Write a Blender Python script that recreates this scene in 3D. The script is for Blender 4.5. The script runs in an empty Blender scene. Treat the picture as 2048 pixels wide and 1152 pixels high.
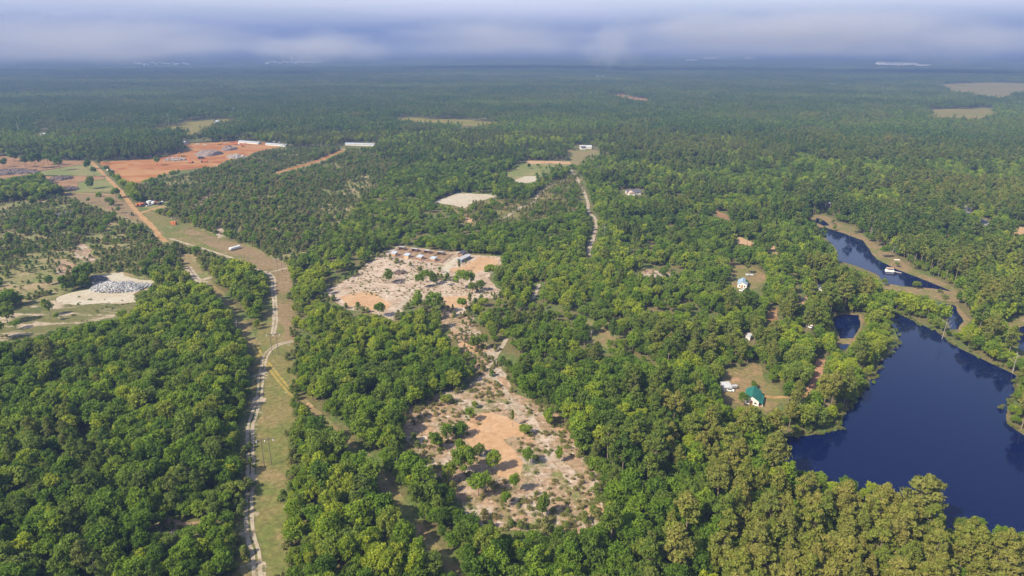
import bpy, math, random
import numpy as np
from mathutils import Vector, Matrix
from mathutils.geometry import delaunay_2d_cdt

random.seed(7)
rng = np.random.default_rng(11)
R = math.radians
scene = bpy.context.scene
col = scene.collection

# ------------------------------------------------------------------ camera
CAM_H = 150.0
PITCH = R(19.59)
FPX = 24 / 36 * 2048
cam_data = bpy.data.cameras.new('camera')
cam_data.lens = 24; cam_data.sensor_width = 36
cam_data.clip_start = 1.0; cam_data.clip_end = 300000
cam = bpy.data.objects.new('camera', cam_data)
cam.location = (0, 0, CAM_H); cam.rotation_euler = (R(90) - PITCH, 0, 0)
col.objects.link(cam); scene.camera = cam

# ------------------------------------------------------------------ sun, sky, exposure
SUN_EL = R(42)
SUN_DIR = Vector((-math.cos(R(36)) * math.cos(SUN_EL), -math.sin(R(36)) * math.cos(SUN_EL), math.sin(SUN_EL)))
sl = bpy.data.lights.new('sun', 'SUN'); sl.energy = 5.0; sl.angle = R(0.9); sl.color = (1.0, 0.90, 0.68)
so = bpy.data.objects.new('sun', sl); col.objects.link(so)
so.rotation_euler = SUN_DIR.to_track_quat('Z', 'Y').to_euler()
so.location = SUN_DIR * 800

world = bpy.data.worlds.new('World'); scene.world = world; world.use_nodes = True
wn = world.node_tree; wn.nodes.clear()
def N(t, tp, **kw):
    n = t.nodes.new(tp)
    for k, v in kw.items(): setattr(n, k, v)
    return n
def L(t, a, b): t.links.new(a, b)
def mathn(t, op, a, b=None, clamp=False):
    n = N(t, 'ShaderNodeMath', operation=op); n.use_clamp = clamp
    for i, v in enumerate((a, b)):
        if v is None: continue
        if hasattr(v, 'links'): L(t, v, n.inputs[i])
        else: n.inputs[i].default_value = v
    return n.outputs[0]
sky = N(wn, 'ShaderNodeTexSky', sky_type='NISHITA'); sky.sun_disc = False
sky.sun_elevation = SUN_EL; sky.sun_rotation = math.atan2(SUN_DIR.x, SUN_DIR.y)
sky.air_density = 1.0; sky.dust_density = 1.6; sky.ozone_density = 1.2
b1 = N(wn, 'ShaderNodeBackground'); b1.inputs[1].default_value = 0.125; L(wn, sky.outputs[0], b1.inputs[0])
b2 = N(wn, 'ShaderNodeBackground'); b2.inputs[0].default_value = (0.80, 0.77, 0.79, 1); b2.inputs[1].default_value = 0.92
tc = N(wn, 'ShaderNodeTexCoord'); sx = N(wn, 'ShaderNodeSeparateXYZ'); L(wn, tc.outputs['Generated'], sx.inputs[0])
# a low stratus deck: broken layer clouds, thick towards the horizon; thin unseen cover overhead is added for white fill
el = mathn(wn, 'MAXIMUM', sx.outputs[2], 0.0)
mp = N(wn, 'ShaderNodeMapping'); mp.inputs['Scale'].default_value = (3.0, 3.0, 34.0); L(wn, tc.outputs['Generated'], mp.inputs[0])
nz = N(wn, 'ShaderNodeTexNoise'); nz.inputs['Scale'].default_value = 1.0; nz.inputs['Detail'].default_value = 7; nz.inputs['Roughness'].default_value = 0.55
L(wn, mp.outputs[0], nz.inputs['Vector'])
mr = N(wn, 'ShaderNodeMapRange', interpolation_type='SMOOTHSTEP'); mr.inputs[1].default_value = 0.36; mr.inputs[2].default_value = 0.66
mr.inputs[3].default_value = 0.55; mr.inputs[4].default_value = 0.96; L(wn, nz.outputs[0], mr.inputs[0])
fo = N(wn, 'ShaderNodeMapRange', interpolation_type='SMOOTHSTEP'); fo.inputs[1].default_value = 0.02; fo.inputs[2].default_value = 0.45
fo.inputs[3].default_value = 1.0; fo.inputs[4].default_value = 0.12; L(wn, el, fo.inputs[0])
cf = mathn(wn, 'MULTIPLY', mr.outputs[0], fo.outputs[0], True)
ms = N(wn, 'ShaderNodeMixShader'); L(wn, cf, ms.inputs[0]); L(wn, b1.outputs[0], ms.inputs[1]); L(wn, b2.outputs[0], ms.inputs[2])
wo = N(wn, 'ShaderNodeOutputWorld'); L(wn, ms.outputs[0], wo.inputs[0])

vs = scene.view_settings
vs.view_transform = 'Standard'; vs.look = 'None'; vs.gamma = 1; vs.exposure = 1.22; vs.use_curve_mapping = False
cy = scene.cycles
cy.max_bounces = 6; cy.diffuse_bounces = 4; cy.glossy_bounces = 2; cy.transmission_bounces = 3
cy.volume_bounces = 0; cy.transparent_max_bounces = 4; cy.caustics_reflective = False; cy.caustics_refractive = False

# ------------------------------------------------------------------ terrain and geometry of the view
def vnoise(x, y, seed=0):
    xi = np.floor(x).astype(np.int64); yi = np.floor(y).astype(np.int64)
    xf = x - xi; yf = y - yi
    u = xf * xf * (3 - 2 * xf); v = yf * yf * (3 - 2 * yf)
    def h(a, b):
        n = (a * 374761393 + b * 668265263 + seed * 982451653) & 0xFFFFFFFF
        n = ((n ^ (n >> 13)) * 1274126177) & 0xFFFFFFFF
        n = n ^ (n >> 16)
        return (n & 0xFFFF) / 65535.0
    return (h(xi, yi) * (1 - u) + h(xi + 1, yi) * u) * (1 - v) + (h(xi, yi + 1) * (1 - u) + h(xi + 1, yi + 1) * u) * v
def fbm(x, y, seed=0, oct=3):
    s = 0; a = 0.5; t = 0
    for o in range(oct):
        s = s + a * vnoise(x * 2 ** o, y * 2 ** o, seed + o); t += a; a *= 0.5
    return s / t
def height(x, y):
    x = np.asarray(x, float); y = np.asarray(y, float)
    r = np.hypot(x, y)
    k = np.clip((r - 1500) / 1800, 0, 1); k = k * k * (3 - 2 * k)
    k2 = np.clip((r - 6000) / 12000, 0, 1)
    return k * (26 * (fbm(x / 1500, y / 1100, 5, 2) - 0.5)) + k2 * 50 * (fbm(x / 7000, y / 5000, 9, 2) - 0.45)
def ray(px, py):
    a = (px - 1024) / FPX; b = (576 - py) / FPX
    return np.array([a, math.cos(PITCH) + b * math.sin(PITCH), -math.sin(PITCH) + b * math.cos(PITCH)])
TT = np.geomspace(100, 60000, 3000)
def G(px, py):
    d = ray(px, py)
    t = -CAM_H / d[2] if d[2] < -1e-6 else 1e9
    if t < 1450: return (d[0] * t, d[1] * t)
    z = CAM_H + d[2] * TT - height(d[0] * TT, d[1] * TT)
    i = int(np.argmax(z < 0)) if (z < 0).any() else len(TT) - 1
    return (d[0] * TT[i], d[1] * TT[i])
def proj(x, y, z):
    dy = y; dz = z - CAM_H
    fwd = dy * math.cos(PITCH) - dz * math.sin(PITCH)
    up = dy * math.sin(PITCH) + dz * math.cos(PITCH)
    return 1024 + FPX * x / fwd, 576 - FPX * up / fwd
def inside(poly, x, y):
    p = np.asarray(poly); res = np.zeros(x.shape, bool)
    m = (x >= p[:, 0].min()) & (x <= p[:, 0].max()) & (y >= p[:, 1].min()) & (y <= p[:, 1].max())
    if not m.any(): return res
    X = x[m]; Y = y[m]; r = np.zeros(X.shape, bool)
    j = len(p) - 1
    for i in range(len(p)):
        xi, yi = p[i]; xj, yj = p[j]
        c = (yi > Y) != (yj > Y)
        with np.errstate(divide='ignore', invalid='ignore'):
            r ^= c & (X < (xj - xi) * (Y - yi) / (yj - yi + 1e-12) + xi)
        j = i
    res[m] = r
    return res
def line_dist(pts, x, y):
    d = np.full(x.shape, 1e9); p = np.asarray(pts)
    for a, b in zip(p[:-1], p[1:]):
        ab = b - a; t = np.clip(((x - a[0]) * ab[0] + (y - a[1]) * ab[1]) / (ab @ ab + 1e-9), 0, 1)
        d = np.minimum(d, np.hypot(x - a[0] - t * ab[0], y - a[1] - t * ab[1]))
    return d

# ------------------------------------------------------------------ materials
def newmat(name):
    m = bpy.data.materials.new(name); m.use_nodes = True
    t = m.node_tree; t.nodes.clear()
    return m, t
def plain(name, c, rough=0.6, metal=0.0, var=0.12, scale=1.5):
    m, t = newmat(name)
    p = N(t, 'ShaderNodeBsdfPrincipled'); o = N(t, 'ShaderNodeOutputMaterial'); L(t, p.outputs[0], o.inputs[0])
    tc = N(t, 'ShaderNodeTexCoord'); nz = N(t, 'ShaderNodeTexNoise'); nz.inputs['Scale'].default_value = scale; nz.inputs['Detail'].default_value = 5
    L(t, tc.outputs['Object'], nz.inputs['Vector'])
    r = N(t, 'ShaderNodeValToRGB')
    r.color_ramp.elements[0].position = 0.3; r.color_ramp.elements[1].position = 0.7
    r.color_ramp.elements[0].color = tuple(v * (1 - var * 1.6) for v in c) + (1,)
    r.color_ramp.elements[1].color = tuple(min(v * (1 + var), .9) for v in c) + (1,)
    L(t, nz.outputs[0], r.inputs[0]); L(t, r.outputs[0], p.inputs['Base Color'])
    p.inputs['Roughness'].default_value = rough; p.inputs['Metallic'].default_value = metal
    return m
def ground_mat(name, layers, bump=0.25, grain=(0.58, 1.32)):
    """layers: base colour, then (colour, noise scale in 1/m, threshold low, high, stretch)"""
    m, t = newmat(name)
    p = N(t, 'ShaderNodeBsdfPrincipled'); o = N(t, 'ShaderNodeOutputMaterial'); L(t, p.outputs[0], o.inputs[0])
    p.inputs['Roughness'].default_value = 0.95
    p.inputs['Specular IOR Level'].default_value = 0.1
    tc = N(t, 'ShaderNodeTexCoord')
    cur = None; base = layers[0]
    for i, ly in enumerate(layers[1:]):
        c, s, lo, hi = ly[:4]; st = ly[4] if len(ly) > 4 else (1, 1, 1)
        mp = N(t, 'ShaderNodeMapping'); mp.inputs['Location'].default_value = (i * 37.1, i * 11.7, 0); mp.inputs['Scale'].default_value = st
        L(t, tc.outputs['Object'], mp.inputs[0])
        nz = N(t, 'ShaderNodeTexNoise'); nz.inputs['Scale'].default_value = s; nz.inputs['Detail'].default_value = 6; nz.inputs['Roughness'].default_value = 0.62
        L(t, mp.outputs[0], nz.inputs['Vector'])
        f = N(t, 'ShaderNodeMapRange', interpolation_type='SMOOTHSTEP'); f.inputs[1].default_value = lo; f.inputs[2].default_value = hi
        L(t, nz.outputs[0], f.inputs[0])
        mx = N(t, 'ShaderNodeMix', data_type='RGBA')
        L(t, f.outputs[0], mx.inputs[0])
        if cur is None: mx.inputs[6].default_value = tuple(base) + (1,)
        else: L(t, cur, mx.inputs[6])
        mx.inputs[7].default_value = tuple(c) + (1,)
        cur = mx.outputs[2]
    nz = N(t, 'ShaderNodeTexNoise'); nz.inputs['Scale'].default_value = 0.5; nz.inputs['Detail'].default_value = 8; nz.inputs['Roughness'].default_value = 0.68; L(t, tc.outputs['Object'], nz.inputs['Vector'])
    g = N(t, 'ShaderNodeMapRange'); g.inputs[1].default_value = 0.3; g.inputs[2].default_value = 0.7; g.inputs[3].default_value = grain[0]; g.inputs[4].default_value = grain[1]
    L(t, nz.outputs[0], g.inputs[0])
    hs = N(t, 'ShaderNodeHueSaturation'); L(t, cur, hs.inputs['Color']); L(t, g.outputs[0], hs.inputs['Value'])
    L(t, hs.outputs[0], p.inputs['Base Color'])
    bp = N(t, 'ShaderNodeBump'); bp.inputs['Strength'].default_value = bump; bp.inputs['Distance'].default_value = 0.6
    L(t, nz.outputs[0], bp.inputs['Height']); L(t, bp.outputs[0], p.inputs['Normal'])
    return m
WHITE_SAND = (0.29, 0.235, 0.19); ORANGE_SAND = (0.36, 0.24, 0.145); LITTER = (0.12, 0.085, 0.06)
GRASS_T = (0.20, 0.165, 0.075); GRASS_G = (0.10, 0.13, 0.035); PINKISH = (0.30, 0.20, 0.145)
M = {}
M['floor'] = ground_mat('forest_floor_litter', [(0.105, 0.092, 0.038), ((0.075, 0.10, 0.026), .05, .45, .60), ((0.16, 0.115, 0.065), .11, .56, .7)])
M['scrub'] = ground_mat('scrub_floor', [(0.151, 0.137, 0.056), ((0.112, 0.132, 0.038), .06, .46, .62), ((0.224, 0.168, 0.095), .045, .50, .62), ((0.112, 0.095, 0.050), .35, .54, .66), ((0.381, 0.302, 0.224), .07, .62, .69)])
M['cut'] = ground_mat('mown_grass', [(0.132, 0.112, 0.041), ((0.093, 0.106, 0.028), .035, .42, .60), ((0.169, 0.125, 0.060), .05, .50, .66), ((0.097, 0.091, 0.032), .4, .55, .68), ((0.278, 0.233, 0.164), .2, .63, .70)])
M['dry'] = ground_mat('dry_grass', [(0.162, 0.114, 0.062), ((0.110, 0.099, 0.038), .03, .5, .64), ((0.192, 0.142, 0.085), .08, .52, .7)])
M['track'] = ground_mat('pale_sand_track', [(0.270, 0.228, 0.177), ((0.212, 0.159, 0.104), .2, .45, .65), ((0.329, 0.288, 0.232), .12, .55, .7)], .2, (.76, 1.18))
M['orange_road'] = ground_mat('orange_dirt_road', [(0.276, 0.167, 0.079), ((0.233, 0.130, 0.058), .1, .45, .65), ((0.317, 0.220, 0.131), .2, .55, .7)], .2, (.76, 1.18))
M['yellow_track'] = ground_mat('yellow_grass_track', [(0.230, 0.169, 0.043), ((0.178, 0.145, 0.052), .2, .45, .6)])
M['red_lane'] = ground_mat('red_dirt_lane', [(0.27, 0.15, 0.09), ((0.36, 0.21, 0.12), .15, .5, .65)])
M['strip'] = ground_mat('cut_strip_soil', [(0.165, 0.125, 0.06), ((0.115, 0.125, 0.04), .05, .44, .60), ((0.27, 0.175, 0.10), .07, .58, .68)])
M['sandy'] = ground_mat('patchy_sandy_soil', [(0.227, 0.155, 0.100), (WHITE_SAND, .07, .47, .60), ((0.148, 0.121, 0.058), .13, .50, .62), ((0.113, 0.122, 0.041), .06, .56, .66), ((0.280, 0.176, 0.108), .045, .54, .66), ((0.329, 0.275, 0.230), .35, .58, .66), ((0.100, 0.073, 0.042), .5, .57, .66)], .3, (.5, 1.4))
M['pale'] = ground_mat('pale_scraped_soil', [(0.257, 0.190, 0.142), ((0.328, 0.261, 0.209), .08, .42, .58), ((0.180, 0.128, 0.081), .20, .53, .63), ((0.351, 0.285, 0.233), .30, .54, .64), ((0.138, 0.104, 0.057), .55, .59, .68), ((0.152, 0.133, 0.052), .09, .60, .68)], .3, (.66, 1.28))
M['orange'] = ground_mat('bare_orange_sand', [(0.301, 0.184, 0.102), ((0.331, 0.218, 0.132), .06, .4, .6), ((0.248, 0.150, 0.083), .12, .56, .7), ((0.211, 0.128, 0.075), .4, .64, .74)], .2, (.76, 1.18))
M['white_sand'] = ground_mat('white_sand', [(0.298, 0.254, 0.193), ((0.327, 0.292, 0.233), .05, .4, .6), ((0.241, 0.188, 0.123), .1, .58, .7)], .2, (.76, 1.18))
M['clay'] = ground_mat('red_clay', [(0.234, 0.094, 0.029), ((0.271, 0.145, 0.059), .012, .42, .58, (1, 2.2, 1)), ((0.204, 0.053, 0.010), .02, .55, .66, (1, 2, 1)), ((0.141, 0.074, 0.037), .05, .6, .7), ((0.294, 0.195, 0.105), .03, .60, .70, (1, 2.5, 1))], .2, (.76, 1.18))
M['tan_clay'] = ground_mat('tan_clay', [(0.210, 0.122, 0.061), ((0.166, 0.094, 0.049), .04, .45, .6), ((0.251, 0.164, 0.094), .06, .55, .68)], .2, (.76, 1.18))
M['lawn'] = ground_mat('yard_grass', [(0.167, 0.119, 0.058), ((0.116, 0.112, 0.037), .06, .42, .6), ((0.239, 0.145, 0.087), .08, .55, .68)])
M['green'] = ground_mat('green_meadow', [(0.12, 0.135, 0.042), ((0.17, 0.15, 0.065), .03, .45, .62), ((0.09, 0.12, 0.035), .06, .56, .68)])
M['field'] = ground_mat('hay_field', [(0.157, 0.126, 0.032), ((0.120, 0.114, 0.024), .008, .42, .6, (1, 3, 1)), ((0.187, 0.149, 0.050), .012, .52, .66, (1, 4, 1))])
M['bank'] = ground_mat('grassy_bank', [(0.170, 0.122, 0.065), ((0.116, 0.112, 0.037), .05, .45, .6), ((0.224, 0.150, 0.095), .1, .56, .68)])
M['grass_sand'] = ground_mat('striped_grass_and_sand', [(0.100, 0.097, 0.035), ((0.293, 0.230, 0.174), .09, .50, .60, (.5, 1.5, 1)), ((0.069, 0.079, 0.025), .05, .55, .66)])
M['pen'] = ground_mat('trodden_pen_soil', [(0.21, 0.135, 0.088), ((0.16, 0.12, 0.06), .12, .5, .62), ((0.29, 0.22, 0.165), .2, .58, .68)])
M['asphalt'] = plain('asphalt', (0.17, 0.165, 0.17), .9, 0, .1, .1)
M['concrete'] = plain('concrete', (0.42, 0.40, 0.37), .9, 0, .12, .2)

mw, t = newmat('lake_water')
p = N(t, 'ShaderNodeBsdfPrincipled'); o = N(t, 'ShaderNodeOutputMaterial'); L(t, p.outputs[0], o.inputs[0])
p.inputs['Base Color'].default_value = (0.0012, 0.0045, 0.032, 1); p.inputs['Roughness'].default_value = 0.05; p.inputs['IOR'].default_value = 1.333; p.inputs['Specular IOR Level'].default_value = 0.26
tc = N(t, 'ShaderNodeTexCoord'); nz = N(t, 'ShaderNodeTexNoise'); nz.inputs['Scale'].default_value = 0.7; nz.inputs['Detail'].default_value = 4
L(t, tc.outputs['Object'], nz.inputs['Vector'])
bp = N(t, 'ShaderNodeBump'); bp.inputs['Strength'].default_value = 0.16; bp.inputs['Distance'].default_value = 0.12
L(t, nz.outputs[0], bp.inputs['Height']); L(t, bp.outputs[0], p.inputs['Normal'])
M['water'] = mw

def leaf_mat(name, stops, trans=0.25, odd=(.2, .18, .08), much=.5):
    m, t = newmat(name)
    a = N(t, 'ShaderNodeAttribute', attribute_type='INSTANCER', attribute_name='tint')
    g = N(t, 'ShaderNodeAttribute', attribute_type='GEOMETRY', attribute_name='tv')
    f = mathn(t, 'ADD', a.outputs['Fac'], mathn(t, 'MULTIPLY', mathn(t, 'SUBTRACT', g.outputs['Fac'], 0.5), 0.45), True)
    r = N(t, 'ShaderNodeValToRGB')
    while len(r.color_ramp.elements) < len(stops): r.color_ramp.elements.new(0.5)
    for e, (pos, c) in zip(r.color_ramp.elements, stops): e.position = pos; e.color = tuple(c) + (1,)
    L(t, f, r.inputs[0])
    d = N(t, 'ShaderNodeBsdfPrincipled'); d.inputs['Roughness'].default_value = 0.65; d.inputs['Specular IOR Level'].default_value = 0.18
    oi = N(t, 'ShaderNodeObjectInfo'); of = N(t, 'ShaderNodeMapRange'); of.inputs[1].default_value = .45; of.inputs[2].default_value = 1; of.inputs[3].default_value = 0; of.inputs[4].default_value = much; L(t, oi.outputs['Random'], of.inputs[0])
    om = N(t, 'ShaderNodeMix', data_type='RGBA'); L(t, of.outputs[0], om.inputs[0]); L(t, r.outputs[0], om.inputs[6]); om.inputs[7].default_value = tuple(odd) + (1,)
    L(t, om.outputs[2], d.inputs['Base Color'])
    tr = N(t, 'ShaderNodeBsdfTranslucent'); L(t, om.outputs[2], tr.inputs[0])
    mx = N(t, 'ShaderNodeMixShader'); mx.inputs[0].default_value = trans; L(t, d.outputs[0], mx.inputs[1]); L(t, tr.outputs[0], mx.inputs[2])
    o = N(t, 'ShaderNodeOutputMaterial'); L(t, mx.outputs[0], o.inputs[0])
    return m
M['leaf'] = leaf_mat('broad_leaves', [(0, (0.076, 0.136, 0.013)), (.35, (0.124, 0.206, 0.016)), (.7, (0.182, 0.268, 0.020)), (1, (0.30, 0.345, 0.022))], .54, (0.20, 0.21, 0.055), .45)
M['needle'] = leaf_mat('pine_needles', [(0, (0.064, 0.120, 0.017)), (.4, (0.120, 0.172, 0.022)), (.75, (0.188, 0.212, 0.032)), (1, (0.245, 0.228, 0.050))], .48, (0.205, 0.190, 0.055), .45)
M['scrubleaf'] = leaf_mat('scrub_leaves', [(0, (0.090, 0.150, 0.028)), (.5, (0.155, 0.215, 0.038)), (.85, (0.22, 0.23, 0.058)), (1, (0.27, 0.21, 0.095))], .55, (0.24, 0.20, 0.09), .6)
M['bark'] = plain('bark', (0.16, 0.12, 0.09), .9)
M['deadwood'] = plain('dead_wood', (0.27, 0.245, 0.22), .9)

# ------------------------------------------------------------------ mesh helpers
class MB:
    def __init__(s): s.v = []; s.f = []
    def add(s, v, f):
        k = len(s.v); s.v += [tuple(a) for a in v]; s.f += [tuple(i + k for i in q) for q in f]
        return s
    def box(s, c, d, rz=0, taper=1.0):
        ca, sa = math.cos(rz), math.sin(rz); v = []
        for z, kx in ((-.5, 1), (.5, taper)):
            for x, y in ((-.5, -.5), (.5, -.5), (.5, .5), (-.5, .5)):
                X, Y = x * d[0] * kx, y * d[1] * kx
                v.append((c[0] + X * ca - Y * sa, c[1] + X * sa + Y * ca, c[2] + z * d[2]))
        return s.add(v, [(3, 2, 1, 0), (4, 5, 6, 7), (0, 1, 5, 4), (1, 2, 6, 5), (2, 3, 7, 6), (3, 0, 4, 7)])
    def tube(s, a, b, r0, r1=None, n=8):
        r1 = r0 if r1 is None else r1
        a = Vector(a); b = Vector(b); d = (b - a).normalized()
        u = d.orthogonal().normalized(); w = d.cross(u); v = []
        for p, r in ((a, r0), (b, r1)):
            for i in range(n):
                t = 2 * math.pi * i / n; v.append(p + u * (r * math.cos(t)) + w * (r * math.sin(t)))
        f = [(i, (i + 1) % n, n + (i + 1) % n, n + i) for i in range(n)] + [tuple(range(n - 1, -1, -1)), tuple(range(n, 2 * n))]
        return s.add(v, f)
    def prism(s, prof, x0, x1):                     # profile in (y, z), extruded along x
        n = len(prof); v = [(x0, y, z) for y, z in prof] + [(x1, y, z) for y, z in prof]
        return s.add(v, [tuple(range(n))[::-1], tuple(range(n, 2 * n))] + [(i, (i + 1) % n, n + (i + 1) % n, n + i) for i in range(n)])
    def lathe(s, prof, axis_x=True, n=12):          # profile (along, radius) around x axis, centre height given by caller via shift
        v = []; f = []
        for a, r in prof:
            for i in range(n):
                t = 2 * math.pi * i / n; v.append((a, r * math.cos(t), r * math.sin(t)) if axis_x else (r * math.cos(t), r * math.sin(t), a))
        m = len(prof)
        for j in range(m - 1):
            for i in range(n): f.append((j * n + i, j * n + (i + 1) % n, (j + 1) * n + (i + 1) % n, (j + 1) * n + i))
        f += [tuple(range(n - 1, -1, -1)), tuple(range((m - 1) * n, m * n))]
        return s.add(v, f)
    def shift(s, d): s.v = [(a + d[0], b + d[1], c + d[2]) for a, b, c in s.v]; return s
    def mesh(s, name):
        me = bpy.data.meshes.new(name); me.from_pydata(s.v, [], s.f); me.update(); return me
    def build(s, name, mat, parent=None):
        me = s.mesh(name); me.materials.append(M[mat] if isinstance(mat, str) else mat)
        return link(name, me, parent)
def link(name, me, parent=None):
    o = bpy.data.objects.new(name, me); col.objects.link(o); o.parent = parent
    return o
def tag(o, label=None, cat=None, group=None, kind=None):
    for k, v in (('label', label), ('category', cat), ('group', group), ('kind', kind)):
        if v: o[k] = v
    return o
def thing(name, label, cat, loc, rz=0, group=None):
    o = link(name, None); o.location = loc; o.rotation_euler = (0, 0, rz)
    return tag(o, label, cat, group)
def struct(o, label, cat=None): return tag(o, label, cat or o.name.split('.')[0].replace('_', ' '), None, 'structure')

# ------------------------------------------------------------------ land cover: sheets, roads, water
CLEAR = []      # (world polygon, share of a tree's height that must not hide it, chance that a tree stands there anyway)
ROADS = []      # (world line, half width, share of height)
def rough_edge(pw, step, amp, wl):
    out = []
    n = len(pw)
    for i in range(n):
        a = np.array(pw[i]); b = np.array(pw[(i + 1) % n]); d = np.hypot(*(b - a)); k = max(1, min(90, int(d / step)))
        for j in range(k): out.append(a + (b - a) * j / k)
    q = np.array(out)
    nx = fbm(q[:, 0] / wl, q[:, 1] / wl, 21, 4) - .5; ny = fbm(q[:, 0] / wl + 50, q[:, 1] / wl, 33, 4) - .5
    q[:, 0] += nx * amp * 2; q[:, 1] += ny * amp * 2
    return q
def sheet(name, pix, mat, z, label=None, cat=None, amp=2.0, occ=0.85, keep=0.0, clear=True):
    pw = [G(*a) for a in pix]
    far = max(math.hypot(*a) for a in pw); d = np.mean([math.hypot(*a) for a in pw])
    sc_ = max(1.0, d / 450)
    q = rough_edge(pw, min(2.2, .7 + amp * .4) * sc_, amp * 1.35 * sc_ ** .5, 11 * sc_)
    if far < 1480:
        v = [(a[0], a[1], z) for a in q]; f = [tuple(range(len(v)))]
        area = sum(q[i][0] * q[(i + 1) % len(q)][1] - q[(i + 1) % len(q)][0] * q[i][1] for i in range(len(q)))
        if area < 0: f = [f[0][::-1]]
        me = bpy.data.meshes.new(name); me.from_pydata(v, [], f)
    else:
        st = d * .02; lo = q.min(0); hi = q.max(0)
        gx, gy = np.meshgrid(np.arange(lo[0], hi[0], st), np.arange(lo[1], hi[1], st)); gx = gx.ravel(); gy = gy.ravel()
        k = inside(q, gx, gy)
        pts = [Vector(a) for a in q] + [Vector((a, b)) for a, b in zip(gx[k], gy[k])]
        n = len(q)
        vv, _, ff, *_ = delaunay_2d_cdt(pts, [], [list(range(n))], 1, 1e-4)
        xs = np.array([a.x for a in vv]); ys = np.array([a.y for a in vv]); zs = height(xs, ys) + 0.8 + z
        me = bpy.data.meshes.new(name); me.from_pydata(list(zip(xs, ys, zs)), [], [tuple(a) for a in ff])
    me.materials.append(M[mat]); me.update()
    o = link(name, me)
    struct(o, label or name.replace('_', ' '), cat)
    if clear: CLEAR.append((np.array(pw), occ, keep))
    return o
def smooth_line(pw, step):
    p = [np.array(a) for a in pw]; p = [2 * p[0] - p[1]] + p + [2 * p[-1] - p[-2]]; out = []
    for i in range(1, len(p) - 2):
        n = max(2, int(np.hypot(*(p[i + 1] - p[i])) / step))
        for j in range(n):
            t = j / n
            out.append(.5 * (2 * p[i] + (p[i + 1] - p[i - 1]) * t + (2 * p[i - 1] - 5 * p[i] + 4 * p[i + 1] - p[i + 2]) * t * t + (3 * p[i] - p[i - 1] - 3 * p[i + 1] + p[i + 2]) * t ** 3))
    out.append(p[-2])
    return np.array(out)
def road(name, pix, w, mat, z, label, ruts=None, occ=0.7, wob=.35, clear=True, margin=1.0):
    ln = smooth_line([G(*a) for a in pix], 2.0)
    d = np.gradient(ln, axis=0); d /= np.linalg.norm(d, axis=1)[:, None] + 1e-9
    nrm = np.stack([-d[:, 1], d[:, 0]], 1)
    v = []; f = []
    for off, hw in ([(0, w / 2)] if not ruts else [(-ruts / 2, w / 2), (ruts / 2, w / 2)]):
        k0 = len(v)
        s = np.arange(len(ln))
        wl = hw * (1 + wob * (fbm(s / 3.0, s * 0 + off * 7 + 3, 4, 3) - .5) * 2); wr = hw * (1 + wob * (fbm(s / 3.0, s * 0 + off * 7 + 90, 8, 3) - .5) * 2)
        A = ln + nrm * (off + wl)[:, None]; B = ln + nrm * (off - wr)[:, None]
        hz = height(ln[:, 0], ln[:, 1]) + z + (np.hypot(ln[:, 0], ln[:, 1]) > 1480) * .8
        for a, b, h in zip(A, B, hz): v += [(a[0], a[1], h), (b[0], b[1], h)]
        f += [(k0 + 2 * i, k0 + 2 * i + 1, k0 + 2 * i + 3, k0 + 2 * i + 2) for i in range(len(ln) - 1)]
    me = bpy.data.meshes.new(name); me.from_pydata(v, [], f); me.materials.append(M[mat]); me.update()
    o = link(name, me); struct(o, label, name.replace('_', ' '))
    if clear: ROADS.append((ln[::3] if len(ln) > 6 else ln, (w + (ruts or 0)) / 2 + margin, occ))
    return o

# ground: one sheet reaching the horizon
rr = np.concatenate([[0], np.geomspace(60, 70000, 150)]); na = 360
v = [(0, 0, 0)]; f = []
for i, r in enumerate(rr[1:]):
    a = np.arange(na) * 2 * math.pi / na; xs = r * np.sin(a); ys = r * np.cos(a)
    v += list(zip(xs, ys, height(xs, ys)))
for j in range(na): f.append((0, 1 + (j + 1) % na, 1 + j))
for i in range(len(rr) - 2):
    k = 1 + i * na
    f += [(k + j, k + (j + 1) % na, k + na + (j + 1) % na, k + na + j) for j in range(na)]
me = bpy.data.meshes.new('ground'); me.from_pydata(v, [], f); me.materials.append(M['floor']); me.update()
struct(link('ground', me), 'brown and green forest floor reaching the hazy horizon', 'ground')

# power-line cut and strips
CUT = [(440, 1260), (590, 1260), (582, 1152), (586, 1000), (592, 900), (594, 800), (600, 790), (590, 700), (590, 640), (588, 560), (580, 532), (566, 526), (496, 491), (439, 475), (363, 445), (305, 424), (285, 420), (300, 448), (332, 483), (366, 491), (439, 512), (492, 525), (535, 540), (532, 580), (520, 640), (508, 690), (506, 750), (494, 830), (490, 900), (485, 980), (470, 1060), (462, 1152)]
sheet('power_line_cut', CUT, 'cut', .02, 'mown tan and green grass of the power line cut between the woods', 'grass', amp=1.0, occ=.5)
sheet('dry_grass', [(566, 526), (496, 492), (439, 477), (363, 449), (372, 470), (440, 500), (500, 522), (550, 560), (556, 640), (575, 690), (586, 690), (587, 560)], 'dry', .035, 'reddish dry grass where the power line cut bends', 'grass', amp=2.0, clear=False)
sheet('dry_grass', [(120, 388), (230, 390), (250, 405), (285, 432), (300, 450), (262, 440), (205, 415), (160, 400)], 'dry', .02, 'brown dry grass left of the orange dirt road', 'grass', occ=.8, keep=.05)
road('cleared_strip', [(368, 512), (414, 567), (466, 624), (509, 693)], 7.5, 'strip', .03, 'straight brown cut strip running diagonally down to the power line cut', occ=.45, margin=.5)
road('cleared_strip', [(596, 797), (655, 850), (710, 907), (762, 964), (800, 1007), (834, 1060), (892, 1122), (940, 1180)], 5.0, 'strip', .03, 'straight brown cut strip leading away through the near woods', occ=.5, margin=.6)
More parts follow.
